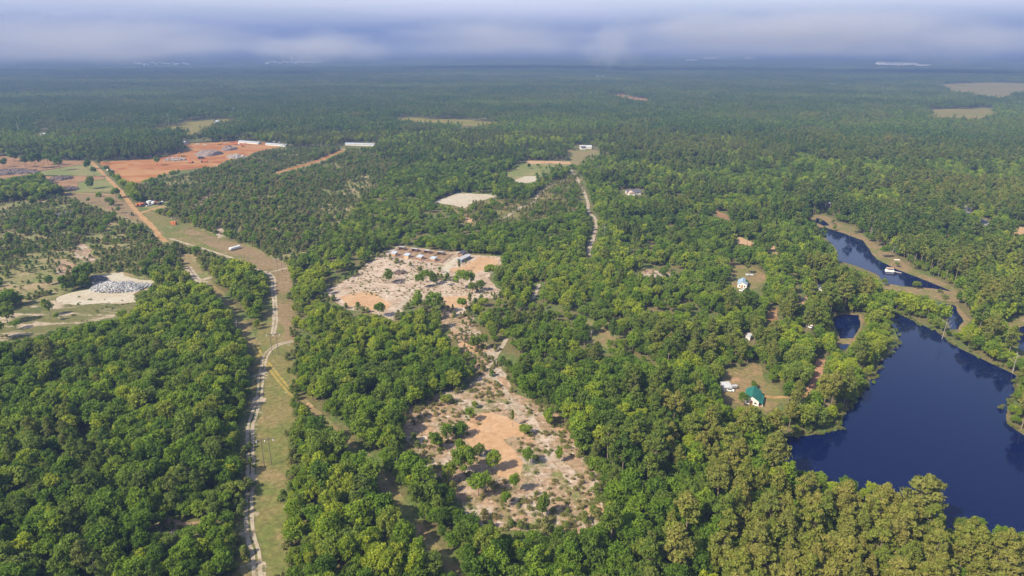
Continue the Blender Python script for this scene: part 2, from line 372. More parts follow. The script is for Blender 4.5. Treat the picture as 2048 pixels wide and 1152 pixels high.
road('grass_track', [(509, 690), (523, 715), (537, 731), (559, 759), (579, 782), (598, 799)], 1.2, 'yellow_track', .06, 'yellow wheel track crossing the power line cut diagonally', ruts=1.9, wob=.3)
road('sand_track', [(534, 544), (546, 557), (547, 578), (550, 613), (550, 647), (546, 668)], 1.3, 'track', .07, 'pale double-rut sand track in the upper power line cut', ruts=1.7, wob=.5)
road('sand_track', [(587, 682), (559, 689), (539, 701), (529, 718), (526, 737), (522, 751), (519, 790), (509, 826), (501, 854), (500, 890), (501, 923), (500, 954), (498, 993), (498, 1031), (501, 1074), (512, 1108), (515, 1152), (516, 1220)], 1.15, 'track', .08, 'winding pale sand track along the left side of the power line cut', ruts=1.9, wob=.75, occ=1.0, margin=2.0)
road('sandy_verge', [(522, 751), (519, 790), (509, 826), (501, 854), (500, 890), (501, 923), (500, 954), (498, 993), (498, 1031), (501, 1074), (512, 1108), (515, 1152), (516, 1220)], 5.5, 'grass_sand', .05, 'streaky sand and weeds under the winding pale track', wob=.8, clear=False)
road('sand_track', [(506, 754), (520, 748), (534, 743)], 2.4, 'track', .09, 'short pale sand spur off the winding track', wob=.5)
road('sand_track', [(340, 477), (382, 490), (450, 511), (470, 520), (500, 534), (534, 544), (575, 536)], 2.6, 'track', .07, 'pale sand track through the reddish dry grass', wob=.5, occ=.5)
road('dirt_road', [(183, 324), (208, 349), (237, 378), (260, 407), (279, 429), (302, 450), (317, 470), (332, 484)], 4.6, 'orange_road', .07, 'orange dirt road running up to the red clay site', occ=.9)
road('dirt_road', [(279, 427), (300, 420), (330, 412)], 5.0, 'orange_road', .08, 'short orange dirt spur to the parked machines', occ=.9)
road('dirt_road', [(115, 385), (170, 387), (232, 390)], 3.2, 'orange_road', .06, 'straight orange dirt road joining from the left', occ=.9)
road('sand_track', [(376, 534), (389, 552), (398, 561), (414, 566)], 2.4, 'track', .08, 'pale sand wheel tracks at the top of the diagonal strip', ruts=2.2, occ=.7)
road('sand_track', [(290, 580), (320, 572), (355, 569), (382, 565), (422, 555)], 3.2, 'track', .06, 'pale sand track running right from the grey rubble heap', wob=.6, occ=.6)

# left sandy ground with the rubble heap
sheet('sandy_ground', [(115, 594), (183, 575), (187, 550), (240, 545), (290, 560), (312, 562), (290, 575), (262, 590), (278, 603), (229, 607), (126, 608)], 'white_sand', .04, 'pale scraped sand around the grey rubble heap', 'sand', amp=3)
sheet('grass_and_sand', [(-40, 700), (-60, 630), (0, 628), (60, 604), (115, 592), (278, 600), (250, 632), (180, 645), (130, 655), (60, 672), (0, 690)], 'grass_sand', .02, 'green grass streaked with pale sand at the left edge', 'grass', keep=.02, amp=3)
sheet('scrub_ground', [(-300, 430), (60, 400), (130, 392), (262, 430), (330, 484), (400, 500), (500, 535), (420, 555), (300, 560), (180, 552), (110, 596), (50, 606), (-300, 660)], 'scrub', .012, 'patchy scrub ground left of the power line cut', 'ground', clear=False)
sheet('scrub_ground', [(262, 376), (430, 335), (540, 296), (690, 296), (800, 330), (700, 440), (600, 530), (566, 526), (496, 491), (363, 445), (290, 415)], 'scrub', .013, 'patchy scrub ground right of the orange dirt road', 'ground', clear=False)
for pz, lb in (([(150, 490), (165, 484), (180, 497), (195, 520), (175, 528), (150, 512)], 'small bare sandy patch in the left scrub'), ([(120, 520), (160, 530), (150, 550), (110, 548)], 'bare sandy patch above the grey rubble heap'), ([(385, 410), (432, 378), (440, 384), (400, 415)], 'thin pale clearing in the young pines'), ([(430, 462), (442, 446), (452, 470), (440, 480)], 'pinkish sand patch beside the dry grass bend')):
    sheet('sand_patch', pz, 'sandy', .05, lb, 'sand', occ=.6, keep=.15)

# red clay site, tan clay, meadow
sheet('clay_site', [(195, 323), (230, 322), (300, 319), (342, 310), (384, 299), (359, 287), (394, 286), (431, 285), (464, 283), (478, 280), (518, 284), (578, 290), (544, 297), (511, 304), (495, 313), (455, 321), (431, 334), (394, 336), (347, 343), (300, 358), (274, 366), (250, 373), (241, 358), (225, 347), (211, 333)], 'clay', .05, 'bare red and orange clay building site on the far left', 'clay', amp=2, occ=.65)
sheet('tan_clay', [(-60, 318), (0, 312), (30, 314), (110, 321), (183, 322), (192, 326), (125, 335), (85, 341), (60, 349), (-60, 366)], 'tan_clay', .03, 'tan bare soil at the far left edge', 'clay')
sheet('tan_clay', [(84, 351), (140, 351), (205, 352), (212, 358), (160, 364), (150, 384), (120, 372)], 'tan_clay', .03, 'tan bare soil below the small green meadow', 'clay')
sheet('meadow', [(80, 341), (130, 334), (190, 327), (206, 348), (200, 352), (140, 352), (88, 352)], 'green', .03, 'small green meadow left of the orange dirt road', 'meadow')
sheet('meadow', [(158, 366), (215, 357), (238, 382), (150, 386)], 'green', .03, 'grassy corner between two dirt roads', 'meadow')
road('clay_road', [(550, 346), (580, 338), (612, 329), (640, 320), (665, 309), (690, 299)], 7, 'clay', .06, 'straight clay haul road rising through the young pines', occ=.9, wob=.4)

# the pen clearing
sheet('scraped_clearing', [(795, 491), (905, 505), (917, 503), (930, 508), (999, 512), (1004, 526), (985, 545), (975, 556), (1001, 580), (1003, 596), (950, 600), (942, 618), (917, 634), (890, 624), (876, 600), (845, 600), (815, 612), (794, 640), (778, 638), (760, 630), (695, 619), (655, 596), (655, 578), (707, 550), (753, 513)], 'pale', .03, 'pale scraped clearing around the livestock pens', 'clearing', amp=2, occ=.8, keep=.0)
sheet('bare_sand', [(676, 594), (704, 586), (734, 582), (783, 605), (775, 618), (741, 622), (699, 613)], 'orange', .05, 'smooth orange sand at the lower left of the pen clearing', 'sand', clear=False)
sheet('bare_sand', [(898, 540), (936, 529), (963, 513), (997, 517), (993, 530), (944, 552), (915, 548)], 'orange', .05, 'smooth orange sand right of the livestock pens', 'sand', clear=False)
sheet('bare_sand', [(882, 594), (940, 592), (936, 612), (905, 621), (886, 616)], 'orange', .05, 'smooth orange sand at the bottom of the pen clearing', 'sand', clear=False)
PEN = [G(799, 495), G(904, 510.6), G(885, 526.5), G(781, 512.5)]
sheet('pen_soil', [(799, 495), (904, 510.6), (885, 526.5), (781, 512.5)], 'pen', .045, 'brown trodden soil inside the livestock pens', 'soil', amp=.3, clear=False)
road('sand_track', [(828, 580), (821, 587), (808, 604), (798, 617), (789, 637)], 2.6, 'track', .06, 'pale sand track leaving the pen clearing at the bottom', wob=.4)
road('sand_track', [(917, 503), (922, 512), (905, 524), (895, 534), (890, 548)], 5, 'white_sand', .055, 'white sand drive beside the livestock pens', wob=.4, clear=False)

# upper clearings and trails
sheet('white_clearing', [(867, 405), (917, 385), (995, 390), (985, 395), (951, 403), (925, 416), (902, 411)], 'white_sand', .04, 'bright white sand clearing in the middle woods', 'clearing', amp=3)
sheet('open_ground', [(905, 416), (960, 404), (1000, 398), (1040, 408), (1075, 392), (1110, 372), (1135, 352), (1160, 352), (1168, 380), (1150, 420), (1080, 440), (1010, 445), (950, 455), (915, 440)], 'cut', .02, 'open grassy ground with scattered trees below the white clearing', 'grass', occ=.8, keep=.13)
sheet('sand_patch', [(924, 436), (940, 432), (950, 440), (936, 447)], 'orange', .05, 'small orange sand patch near the white clearing', 'sand')
sheet('meadow', [(1012, 346), (1047, 327), (1142, 328), (1108, 344), (1058, 364), (1024, 363)], 'green', .03, 'green clearing at the top of the forest trails', 'meadow', keep=.10)
sheet('clay_strip', [(1050, 321), (1142, 323), (1142, 328), (1050, 327)], 'orange', .05, 'orange clay strip above the green clearing', 'clay')
sheet('sand_patch', [(1028, 360), (1045, 352), (1068, 352), (1070, 364), (1040, 366)], 'white_sand', .05, 'white sand patch on the green clearing', 'sand')
sheet('bare_field', [(1131, 300), (1155, 302), (1176, 298), (1215, 306), (1169, 312), (1158, 331), (1145, 327)], 'strip', .03, 'brown bare field in front of the white farmhouse', 'field')
TR = 'sand_trail'
road(TR, [(1129, 361), (1096, 376), (1075, 391), (1070, 403), (1039, 416), (1005, 439)], 3.4, 'track', .06, 'pale sand trail winding down from the green clearing', occ=1.0, margin=3)
road(TR, [(1142, 340), (1157, 361), (1166, 378), (1176, 406), (1177, 422), (1192, 441), (1189, 468), (1180, 494), (1177, 510)], 3.0, 'track', .06, 'long pale sand trail running down the middle woods', occ=1.0, margin=2.5)
road(TR, [(1078, 568), (1074, 580), (1066, 598)], 2.4, 'track', .06, 'short glimpse of pale trail between the middle trees', occ=1.0, margin=2)
road(TR, [(1013, 678), (1004, 694), (988, 720), (983, 748), (1000, 770), (1012, 785), (1028, 812), (1040, 830)], 2.3, 'track', .07, 'pale sand trail entering the central clearing from above', occ=1.0, margin=3)

# central clearing
CENTRAL = [(796, 835), (868, 792), (940, 770), (968, 740), (1000, 730), (1035, 790), (1107, 815), (1141, 868), (1174, 926), (1213, 983), (1210, 1030), (1179, 1062), (1074, 1062), (988, 1060), (930, 1035), (906, 985), (834, 935), (806, 875)]
sheet('sandy_clearing', CENTRAL, 'sandy', .03, 'patchy sandy clearing with scattered trees in the centre', 'clearing', amp=3, occ=.75, keep=.035)
sheet('bare_sand', [(930, 864), (949, 830), (990, 826), (1045, 849), (1047, 868), (1007, 876), (1021, 897), (1050, 926), (1036, 962), (997, 950), (992, 907), (935, 892)], 'orange', .05, 'large bare orange sand patch in the central clearing', 'sand', clear=True, amp=2.2, occ=.5, keep=.01)
sheet('bare_sand', [(1114, 858), (1138, 856), (1143, 868), (1122, 872)], 'orange', .05, 'little orange sand spot at the right of the central clearing', 'sand', clear=False)
sheet('bare_sand', [(1176, 1022), (1200, 1012), (1212, 1022), (1196, 1036)], 'orange', .05, 'small orange sand spot at the lower right of the central clearing', 'sand', clear=False)
road('pale_wash', [(1060, 840), (1090, 880), (1110, 910), (1140, 950), (1158, 985)], 4, 'pale', .045, 'pale sandy wash down the right of the central clearing', wob=.8, occ=.3)
sheet('open_ground', [(880, 618), (940, 610), (950, 650), (975, 690), (1005, 690), (990, 730), (960, 745), (935, 710), (905, 680), (885, 650)], 'sandy', .028, 'open brown sandy ground between the two clearings', 'ground', amp=3, occ=.85, keep=.08)
sheet('sand_patch', [(915, 686), (940, 680), (965, 692), (958, 708), (935, 700)], 'orange', .05, 'bare orange patch on the open ground between clearings', 'sand')
sheet('open_ground', [(1146, 650), (1190, 632), (1245, 642), (1265, 690), (1240, 712), (1200, 690), (1160, 690)], 'strip', .028, 'brown open ground with grey bushes in the right woods', 'ground', amp=3, occ=.8, keep=.2)
sheet('open_ground', [(1260, 545), (1290, 536), (1340, 546), (1361, 557), (1300, 558)], 'sandy', .03, 'pale grassy gap in the woods left of the blue-roofed house', 'ground', amp=2, occ=.7, keep=.1)
sheet('open_ground', [(300, 1055), (340, 1036), (380, 1045), (431, 1046), (425, 1056), (360, 1072), (310, 1080)], 'sandy', .028, 'small brushy gap in the near left woods', 'ground', amp=2, occ=.7, keep=.1)
sheet('bare_sand', [(1201, 190), (1244, 189), (1294, 199), (1309, 191), (1307, 199), (1294, 203), (1239, 196)], 'tan_clay', .2, 'far off curved bare clay strip', 'clay', amp=4)

# yards on the right
sheet('yard', [(1461, 731), (1482, 742), (1505, 727), (1522, 733), (1528, 764), (1555, 774), (1568, 789), (1596, 796), (1600, 806), (1560, 806), (1528, 826), (1500, 822), (1476, 806), (1448, 802), (1443, 782), (1445, 758)], 'lawn', .03, 'tan and green yard around the green-roofed house', 'yard', amp=1, occ=.85)
road('dirt_lane', [(1643, 718), (1638, 740), (1630, 765), (1620, 785)], 4.2, 'red_lane', .05, 'red dirt lane beside the lake woods', occ=.9)
road('dirt_lane', [(1618, 786), (1596, 797), (1575, 794), (1545, 795), (1526, 792)], 2.0, 'orange_road', .06, 'sandy drive to the green-roofed house', occ=.8)
sheet('yard', [(1467, 529), (1502, 532), (1532, 549), (1528, 565), (1514, 575), (1478, 582), (1466, 572), (1462, 545)], 'lawn', .03, 'grassy yard around the blue-roofed house', 'yard', amp=1, occ=.9)
for pz, lb in (([(1467, 477), (1480, 474), (1512, 487), (1500, 492), (1480, 489)], 'orange clay bank above the blue-roofed house'), ([(1538, 487), (1545, 486), (1556, 506), (1550, 512), (1540, 500)], 'red clay slope right of the orange bank'), ([(1424, 420), (1450, 428), (1466, 440), (1440, 437)], 'small bare clay patch in the upper right woods'), ([(1460, 512), (1466, 512), (1470, 530), (1463, 532)], 'red clay drive above the grassy yard'), ([(1600, 602), (1612, 594), (1618, 604), (1606, 612)], 'sandy spot with a dark car'), ([(1612, 635), (1618, 632), (1630, 655), (1638, 662), (1626, 664)], 'red dirt drive with two parked cars'), ([(1488, 668), (1500, 664), (1505, 682), (1494, 684)], 'sandy spot behind the right-hand pines'), ([(1534, 620), (1555, 615), (1556, 650), (1545, 655), (1536, 640)], 'dry brush gap among pines')):
    sheet('clay_patch', pz, 'orange' if 'orange' in lb or 'sandy' in lb else 'tan_clay', .04, lb, 'clay', occ=.8, amp=.8)
road('dirt_lane', [(1582, 548), (1590, 570), (1597, 590), (1606, 604)], 3, 'bank', .05, 'grassy lane leading down to the parked dark car', occ=.8)
road('asphalt_road', [(1906, 392), (1918, 404), (1943, 426)], 7.5, 'asphalt', .06, 'grey paved road cut on the right', occ=.95, wob=.05)
road('asphalt_road', [(1963, 438), (1972, 446), (1984, 455)], 7, 'asphalt', .06, 'second short stretch of grey paved road on the right', occ=.95, wob=.05)
sheet('clay_patch', [(2012, 458), (2030, 453), (2060, 456), (2060, 470), (2025, 468)], 'orange', .04, 'orange clay patch at the right edge', 'clay')
sheet('clay_patch', [(1878, 420), (1910, 414), (1915, 421), (1885, 424)], 'field', .04, 'small tan clearing left of the paved road', 'clearing')
sheet('clay_patch', [(1876, 468), (1900, 463), (1910, 468), (1890, 476)], 'bank', .04, 'small tan clearing above the lake woods', 'clearing')
sheet('clay_patch', [(1850, 350), (1872, 350), (1876, 356), (1855, 358)], 'orange', .04, 'orange clearing in the far right woods', 'clearing')

# banks and water
sheet('lake_bank', [(1616, 432), (1648, 428), (1673, 445), (1709, 455), (1735, 480), (1760, 491), (1795, 516), (1830, 541), (1900, 571), (1930, 587), (1935, 600), (1912, 604), (1870, 600), (1850, 592), (1800, 584), (1764, 577), (1760, 566), (1800, 545), (1740, 505), (1720, 482), (1680, 468), (1650, 456), (1625, 453)], 'bank', .02, 'tan grassy bank round the upper lake', 'bank', amp=1, occ=.8, keep=.03)
sheet('lake_bank', [(1908, 606), (1925, 622), (1940, 640), (1930, 662), (1915, 664), (1928, 642), (1912, 616)], 'bank', .02, 'sandy bank round the little inlet', 'bank', amp=.6, occ=.8)
sheet('lake_bank', [(1998, 660), (2022, 640), (2048, 633), (2140, 625), (2140, 650), (2050, 652), (2008, 668)], 'bank', .02, 'sandy bank above the pond at the right edge', 'bank', amp=.8, occ=.8)
sheet('lake_bank', [(1680, 626), (1720, 628), (1728, 634), (1724, 656), (1712, 680), (1700, 690), (1670, 688), (1676, 678), (1708, 676), (1718, 650), (1716, 632), (1684, 631)], 'bank', .02, 'thin bank and causeway of the small pond', 'bank', amp=.4, occ=.8)
LAKE = [(1774, 617), (1818, 638), (1870, 662), (1918, 696), (1971, 722), (2009, 739), (2033, 753), (2034, 777), (2019, 801), (2012, 830), (2014, 847), (2048, 872), (2150, 880), (2260, 960), (2260, 1100), (2100, 1075), (2048, 1053), (2009, 1052), (1971, 1031), (1890, 1012), (1872, 985), (1790, 965), (1731, 955), (1655, 938), (1588, 918), (1560, 905), (1547, 873), (1611, 872), (1674, 860), (1683, 830), (1717, 792), (1751, 749), (1760, 725), (1790, 697), (1795, 672), (1780, 640)]
def water(pix, label, occ=1.0, amp=.8, under=None):
    CLEAR.append((np.array([G(*a) for a in pix]), occ, 0))
    return sheet('lake' if 'lake' in label else 'pond', under or pix, 'water', .06, label, 'water', amp=amp, clear=False)
water(LAKE, 'dark blue main lake in the lower right', 1.0, under=[(a, b + (62 if b > 885 else 0)) for a, b in LAKE if not (a == 1560 and b == 905)])
water([(1628, 455), (1653, 456), (1683, 466), (1724, 481), (1741, 502), (1754, 518), (1794, 539), (1834, 554), (1905, 583), (1870, 578), (1804, 572), (1769, 567), (1754, 548), (1714, 532), (1678, 522), (1672, 497), (1650, 473)], 'narrow blue upper lake behind the dam')
water([(1633, 436), (1642, 437), (1660, 451), (1648, 452), (1632, 446)], 'tiny dark pond above the upper lake')
water([(1869, 604), (1910, 611), (1926, 643), (1917, 659), (1900, 659), (1895, 624), (1874, 618)], 'dark inlet pond right of the dam')
water([(2004, 664), (2048, 651), (2140, 648), (2140, 725), (2048, 704), (2028, 684)], 'pond cut off by the right edge')
water([(1664, 638), (1683, 629), (1717, 630), (1719, 653), (1708, 677), (1682, 677), (1672, 658)], 'small dark pond among tall pines')
water([(1677, 688), (1698, 688), (1692, 700), (1680, 698)], 'sliver of water below the grassy causeway')

# far fields
sheet('hay_field', [(1864, 170), (1974, 165), (2048, 167), (2200, 165), (2200, 185), (2048, 190), (2014, 200), (1974, 196), (1919, 188)], 'field', 0, 'large pale hay field at the upper right edge', 'field', amp=5, occ=.6)
sheet('hay_field', [(1834, 222), (1904, 219), (1974, 217), (2018, 230), (1990, 234), (1962, 241), (1844, 238)], 'field', 0, 'smaller pale hay field below the large one', 'field', amp=4, occ=.7)
sheet('hay_field', [(300, 258), (370, 245), (480, 235), (472, 242), (415, 256), (380, 271), (345, 264)], 'field', 0, 'tan hay field at the upper left', 'field', amp=3, occ=.75)
sheet('hay_field', [(758, 246), (780, 239), (820, 236), (1008, 244), (998, 256), (930, 253), (875, 248), (800, 243)], 'field', 0, 'long thin hay field in the upper middle', 'field', amp=3, occ=.75)
sheet('hay_field', [(1600, 253), (1632, 252), (1636, 257), (1605, 259)], 'field', 0, 'tiny tan field in the upper right woods', 'field', amp=3, occ=.75)
sheet('hay_field', [(55, 272), (95, 264), (105, 268), (70, 277)], 'green', 0, 'thin green field by the far left mast', 'field', amp=3, occ=.75)
# room round the buildings
for bx, by, br in ((1637, 579, 7), (1265, 384, 17), (1170, 296, 20), (1058, 292, 10), (1040, 252, 12), (830, 288, 9), (720, 289, 30), (498, 285, 20), (553, 290, 20), (1497, 675, 5), (1487, 568, 9), (1509, 800, 9), (1604, 600, 4), (1626, 660, 5), (305, 410, 14), (348, 452, 6), (470, 503, 7), (1650, 412, 6), (2035, 428, 9), (925, 518, 10)):
    cx, cy_ = G(bx, by); CLEAR.append((np.array([(cx + br * math.cos(a), cy_ + br * math.sin(a)) for a in np.arange(0, 6.28, .6)]), .9, 0))

# ------------------------------------------------------------------ trees: meshes
def leaf_cloud(lumps, per, size, rg, aspect=1.0, up=0.25, jit=1.25, core=0):
    """lumps: (centre, radius xyz, tint); small rhombic leaf sprays on and in every lump"""
    V = []; T = []
    for c, rad, tint in lumps:
        n = per
        d = rg.normal(size=(n, 3)); d[:, 2] += up; d /= np.linalg.norm(d, axis=1)[:, None]
        rr_ = rg.uniform(.55, 1.18, n)[:, None]
        pos = np.array(c) + d * np.array(rad) * rr_
        nn = d + rg.normal(size=(n, 3)) * jit * .6; nn /= np.linalg.norm(nn, axis=1)[:, None]
        a = np.cross(nn, rg.normal(size=(n, 3))); a /= np.linalg.norm(a, axis=1)[:, None] + 1e-9
        b = np.cross(nn, a)
        s = size * rg.uniform(.6, 1.25, n)[:, None]
        bend = nn * s * rg.uniform(-.35, .15, (n, 1))
        V.append(np.stack([pos - a * s * aspect + bend, pos - b * s * .62, pos + a * s * aspect + bend, pos + b * s * .62], 1))
        T.append(np.clip(tint + rg.normal(size=n) * .16, 0, 1))
    return np.concatenate(V), np.concatenate(T)
def cloud_mesh(name, parts):
    """parts: list of (V (n,4,3), T, material key) plus optional MB for the trunk"""
    me = bpy.data.meshes.new(name)
    vs_, fs, tv, mi, mats = [], [], [], [], []
    k = 0
    for item in parts:
        if isinstance(item[0], MB):
            mb, mat = item; vs_.append(np.array(mb.v)); fs += [tuple(i + k for i in q) for q in mb.f]
            tv.append(np.full(len(mb.v), .5)); mi += [len(mats)] * len(mb.f); mats.append(mat); k += len(mb.v)
        else:
            V, T, mat = item; n = len(V); vs_.append(V.reshape(-1, 3))
            fs += [(k + 4 * i, k + 4 * i + 1, k + 4 * i + 2, k + 4 * i + 3) for i in range(n)]
            tv.append(np.repeat(T, 4)); mi += [len(mats)] * n; mats.append(mat); k += 4 * n
    me.from_pydata(np.concatenate(vs_).tolist(), [], fs)
    for m in mats: me.materials.append(M[m])
    me.polygons.foreach_set('material_index', mi)
    at = me.attributes.new('tv', 'FLOAT', 'POINT'); at.data.foreach_set('value', np.concatenate(tv))
    me.update()
    return me
SHAPES = [(3.6, 3.6, 8.2, 24, 1.55, .5), (4.1, 2.9, 8.6, 24, 1.5, .7), (2.9, 4.4, 7.6, 24, 1.85, .4), (3.5, 4.2, 7.6, 28, 1.9, .9), (3.7, 3.4, 8.4, 15, 1.6, 1.1), (3.2, 4.0, 7.9, 18, 1.8, 1.4), (4.0, 3.9, 7.9, 30, 1.85, .6), (2.6, 3.8, 8.2, 14, 1.75, .8)]
def broad_lumps(rg, n=24, v=0):
    rx, rz, cz, n, span, lopk = SHAPES[v % len(SHAPES)]
    L_ = []; lop = rg.normal(size=2) * lopk
    for i in range(n):
        u = (i + .5) / n; ph = i * 2.39996 + rg.uniform(-.5, .5); z = 1 - span * u
        s = math.sqrt(max(0.04, 1 - z * z)); k = rg.uniform(.62, 1.12)
        c = (math.cos(ph) * s * rx * k + lop[0] * (z + .5), math.sin(ph) * s * rx * k + lop[1] * (z + .5), cz + z * rz * k)
        r = rg.uniform(.95, 1.95) * (1 if z > -.2 else .85) * (24 / n) ** .15
        L_.append((c, (r, r, r * rg.uniform(.65, .95)), rg.uniform(.15, .85)))
    return L_
def pine_lumps(rg, n=26, v=0):
    L_ = []; n = (26, 20, 30, 24, 17, 28)[v % 6]; z0 = (10.5, 12.5, 8.5, 11, 12, 9.5)[v % 6]; fat = (1.0, .85, 1.0, 1.2, 1.1, .9)[v % 6]; lean = rg.normal(size=2) * .5
    for i in range(n):
        u = (i + .5) / n; ph = i * 2.39996 + rg.uniform(-.6, .6)
        z = z0 + (21.1 - z0) * u ** .85
        env = 3.5 * fat * math.sin(math.pi * min(1, (u * .80 + .17))) ** .8
        k = env * rg.uniform(.4, 1.05) * (1 - .55 * u ** 4)
        r = rg.uniform(.9, 1.65) * (1.12 - .35 * u)
        L_.append(((math.cos(ph) * k + lean[0] * u, math.sin(ph) * k + lean[1] * u, z + rg.uniform(-.5, .5)), (r * 1.1, r * 1.1, r * .66), rg.uniform(.15, .85)))
    L_.append(((lean[0], lean[1], 21.2), (.9, .9, .9), .5))
    return L_
def young_lumps(rg, n=10, v=0):
    L_ = []
    for i in range(n):
        u = (i + .5) / n; ph = i * 2.39996 + rg.uniform(-.6, .6); k = 1.15 * (1.08 - u) * rg.uniform(.4, 1.0); r = rg.uniform(.5, .85) * (1.1 - .45 * u)
        L_.append(((math.cos(ph) * k, math.sin(ph) * k, 1.1 + 4.3 * u), (r, r, r * 1.05), rg.uniform(.2, .8)))
    return L_
def shrub_lumps(rg, n=7, v=0):
    return [((rg.normal() * .55, rg.normal() * .55, rg.uniform(.5, 1.35)), (rg.uniform(.4, .7),) * 2 + (rg.uniform(.35, .6),), rg.uniform(.2, .8)) for _ in range(n)]
def trunk_mb(rg, h, r, first, n_limb, reach, top_r=.07):
    mb = MB(); bend = rg.normal(size=2) * .25
    p0 = (0, 0, -.3); p1 = (bend[0], bend[1], first); p2 = (bend[0] * 1.4, bend[1] * 1.4, h)
    mb.tube(p0, p1, r, r * .72, 7); mb.tube(p1, p2, r * .72, top_r, 6)
    for i in range(n_limb):
        t = (i + .5) / n_limb; z = first + (h - first) * t * .85; a = i * 2.4 + rg.uniform(-.4, .4); k = reach * (1 - .45 * t) * rg.uniform(.7, 1)
        b = (bend[0] * (1 + .4 * t), bend[1] * (1 + .4 * t), z)
        mb.tube(b, (b[0] + math.cos(a) * k, b[1] + math.sin(a) * k, z + k * .55), r * .34, r * .09, 5)
    return mb
KINDS = {}
def make_kind(kind, lumps, leafmat, nvar, per, size, aspect, trunkargs, nat_h, lod_per, lod_size):
    K = dict(crown=[], trunk=[], hi=[], lo=[], h=nat_h)
    for v_ in range(nvar):
        rg = np.random.default_rng(100 + v_ + len(KINDS) * 50)
        ls = lumps(rg, v=v_); V, T = leaf_cloud(ls, per, size, rg, aspect)
        tm = trunk_mb(rg, *trunkargs)
        K['crown'].append(cloud_mesh('crown', [(V, T, leafmat)])); K['trunk'].append(cloud_mesh('trunk', [(tm, 'bark')]))
        K['hi'].append(cloud_mesh(kind, [(tm, 'bark'), (V, T, leafmat)]))
        V2, T2 = leaf_cloud(ls, lod_per, lod_size, rg, aspect)
        tm2 = MB().tube((0, 0, -.3), (0, 0, nat_h * .8), trunkargs[1] * 1.1, .08, 5)
        K['lo'].append(cloud_mesh(kind, [(tm2, 'bark'), (V2, T2, leafmat)]))
    KINDS[kind] = K
make_kind('broadleaf_tree', broad_lumps, 'leaf', 8, 78, .52, 1.0, (10.5, .24, 3.6, 9, 3.0), 13.0, 26, .80)
make_kind('pine_tree', pine_lumps, 'needle', 6, 70, .46, 1.25, (21.0, .27, 10.5, 12, 2.9), 22.0, 22, .75)
make_kind('young_tree', young_lumps, 'scrubleaf', 5, 48, .27, 1.1, (5.0, .09, 1.0, 6, .9, .02), 6.0, 15, .46)
make_kind('shrub', shrub_lumps, 'scrubleaf', 5, 42, .20, 1.0, (1.2, .05, .3, 5, .7, .015), 2.0, 13, .34)

# ------------------------------------------------------------------ trees: where they stand
SCRUB = [[G(*a) for a in p_] for p_ in ([(-300, 430), (60, 400), (130, 392), (262, 430), (330, 484), (400, 500), (500, 535), (420, 552), (300, 556), (180, 552), (110, 596), (50, 606), (-300, 660)],
         [(262, 376), (430, 335), (540, 296), (690, 296), (800, 330), (700, 440), (600, 530), (566, 526), (496, 491), (363, 445), (290, 415)])]
def blocked(x, y, h, rnd):
    bad = np.zeros(x.shape, bool)
    for poly, occ, keep in CLEAR:
        k = CAM_H / (CAM_H - np.minimum(occ * h, 120))
        hit = inside(poly, x, y) | inside(poly, x * k, y * k)
        if occ >= .8:
            for dx in (-2.2, 2.2): hit |= inside(poly, x + dx, y) | inside(poly, (x + dx) * k, y * k)
        k2 = CAM_H / (CAM_H - np.minimum(.5 * occ * h, 120)); hit |= inside(poly, x * k2, y * k2)
        bad |= hit & (rnd > keep)
    for ln, hw, occ in ROADS:
        k = CAM_H / (CAM_H - np.minimum(occ * h, 120))
        lo = ln.min(0) - 60; hi = ln.max(0) + 60
        m = (x > lo[0]) & (x < hi[0]) & (y > lo[1] - 40) & (y < hi[1])
        if m.any():
            idx = np.where(m)[0]; xx, yy, kk = x[idx], y[idx], k[idx]
            b = (line_dist(ln, xx, yy) < hw + .8)
            for q_ in (1.0, .5):
                kq = 1 + (kk - 1) * q_; b |= line_dist(ln, xx * kq, yy * kq) < hw
            bad[idx] |= b
    return bad
def grid_pts(cell, rmin, rmax, ang, jit=.85):
    xs = np.arange(-rmax * math.sin(ang), rmax * math.sin(ang), cell); ys = np.arange(60, rmax, cell)
    X, Y = np.meshgrid(xs, ys); X = X + (np.arange(len(ys)) % 2)[:, None] * cell / 2
    X = (X + rng.uniform(-.5, .5, X.shape) * cell * jit).ravel(); Y = (Y + rng.uniform(-.5, .5, Y.shape) * cell * jit).ravel()
    r = np.hypot(X, Y); k = (r > rmin) & (r < rmax) & (np.abs(np.arctan2(X, Y)) < ang)
    return X[k], Y[k]
TREES = {k: [] for k in KINDS}     # rows: x, y, sx, sz, rot, tint, variant
def put(kind, x, y, h, w, tint):
    n = len(x); K = KINDS[kind]
    TREES[kind].append(np.stack([x, y, w, h / K['h'], rng.uniform(0, 6.283, n), np.clip(tint, 0, 1), rng.integers(0, len(K['crown']), n)], 1))
R_MID = 1250
X, Y = grid_pts(4.8, 105, R_MID, R(46))
px, py = proj(X, Y, 0)
nz1 = fbm(X / 60, Y / 60, 41, 3); nz2 = fbm(X / 22, Y / 22, 43, 2); nz3 = fbm(X / 140, Y / 140, 47, 2)
in_scrub = inside(SCRUB[0], X, Y) | inside(SCRUB[1], X, Y)
pf = np.full(X.shape, .10)
pf = np.where((px > 1230) & (py > 330), .24, pf); pf = np.where((px > 1250) & (py > 600), .34, pf)
pf = np.where((px > 1330) & (py > 860), .72, pf); pf = np.where((px > 1120) & (px < 1420) & (py > 690), .46, pf); pf = np.where((px > 1640) & (py < 640) & (py > 400), .45, pf)
pf = np.where(py < 330, .5, pf)
pine = (nz2 * .55 + nz1 * .45 + rng.uniform(-.14, .14, X.shape)) < (.25 + .5 * pf)
young_wood = (px > 560) & (px < 900) & (py > 330) & (py < 520)
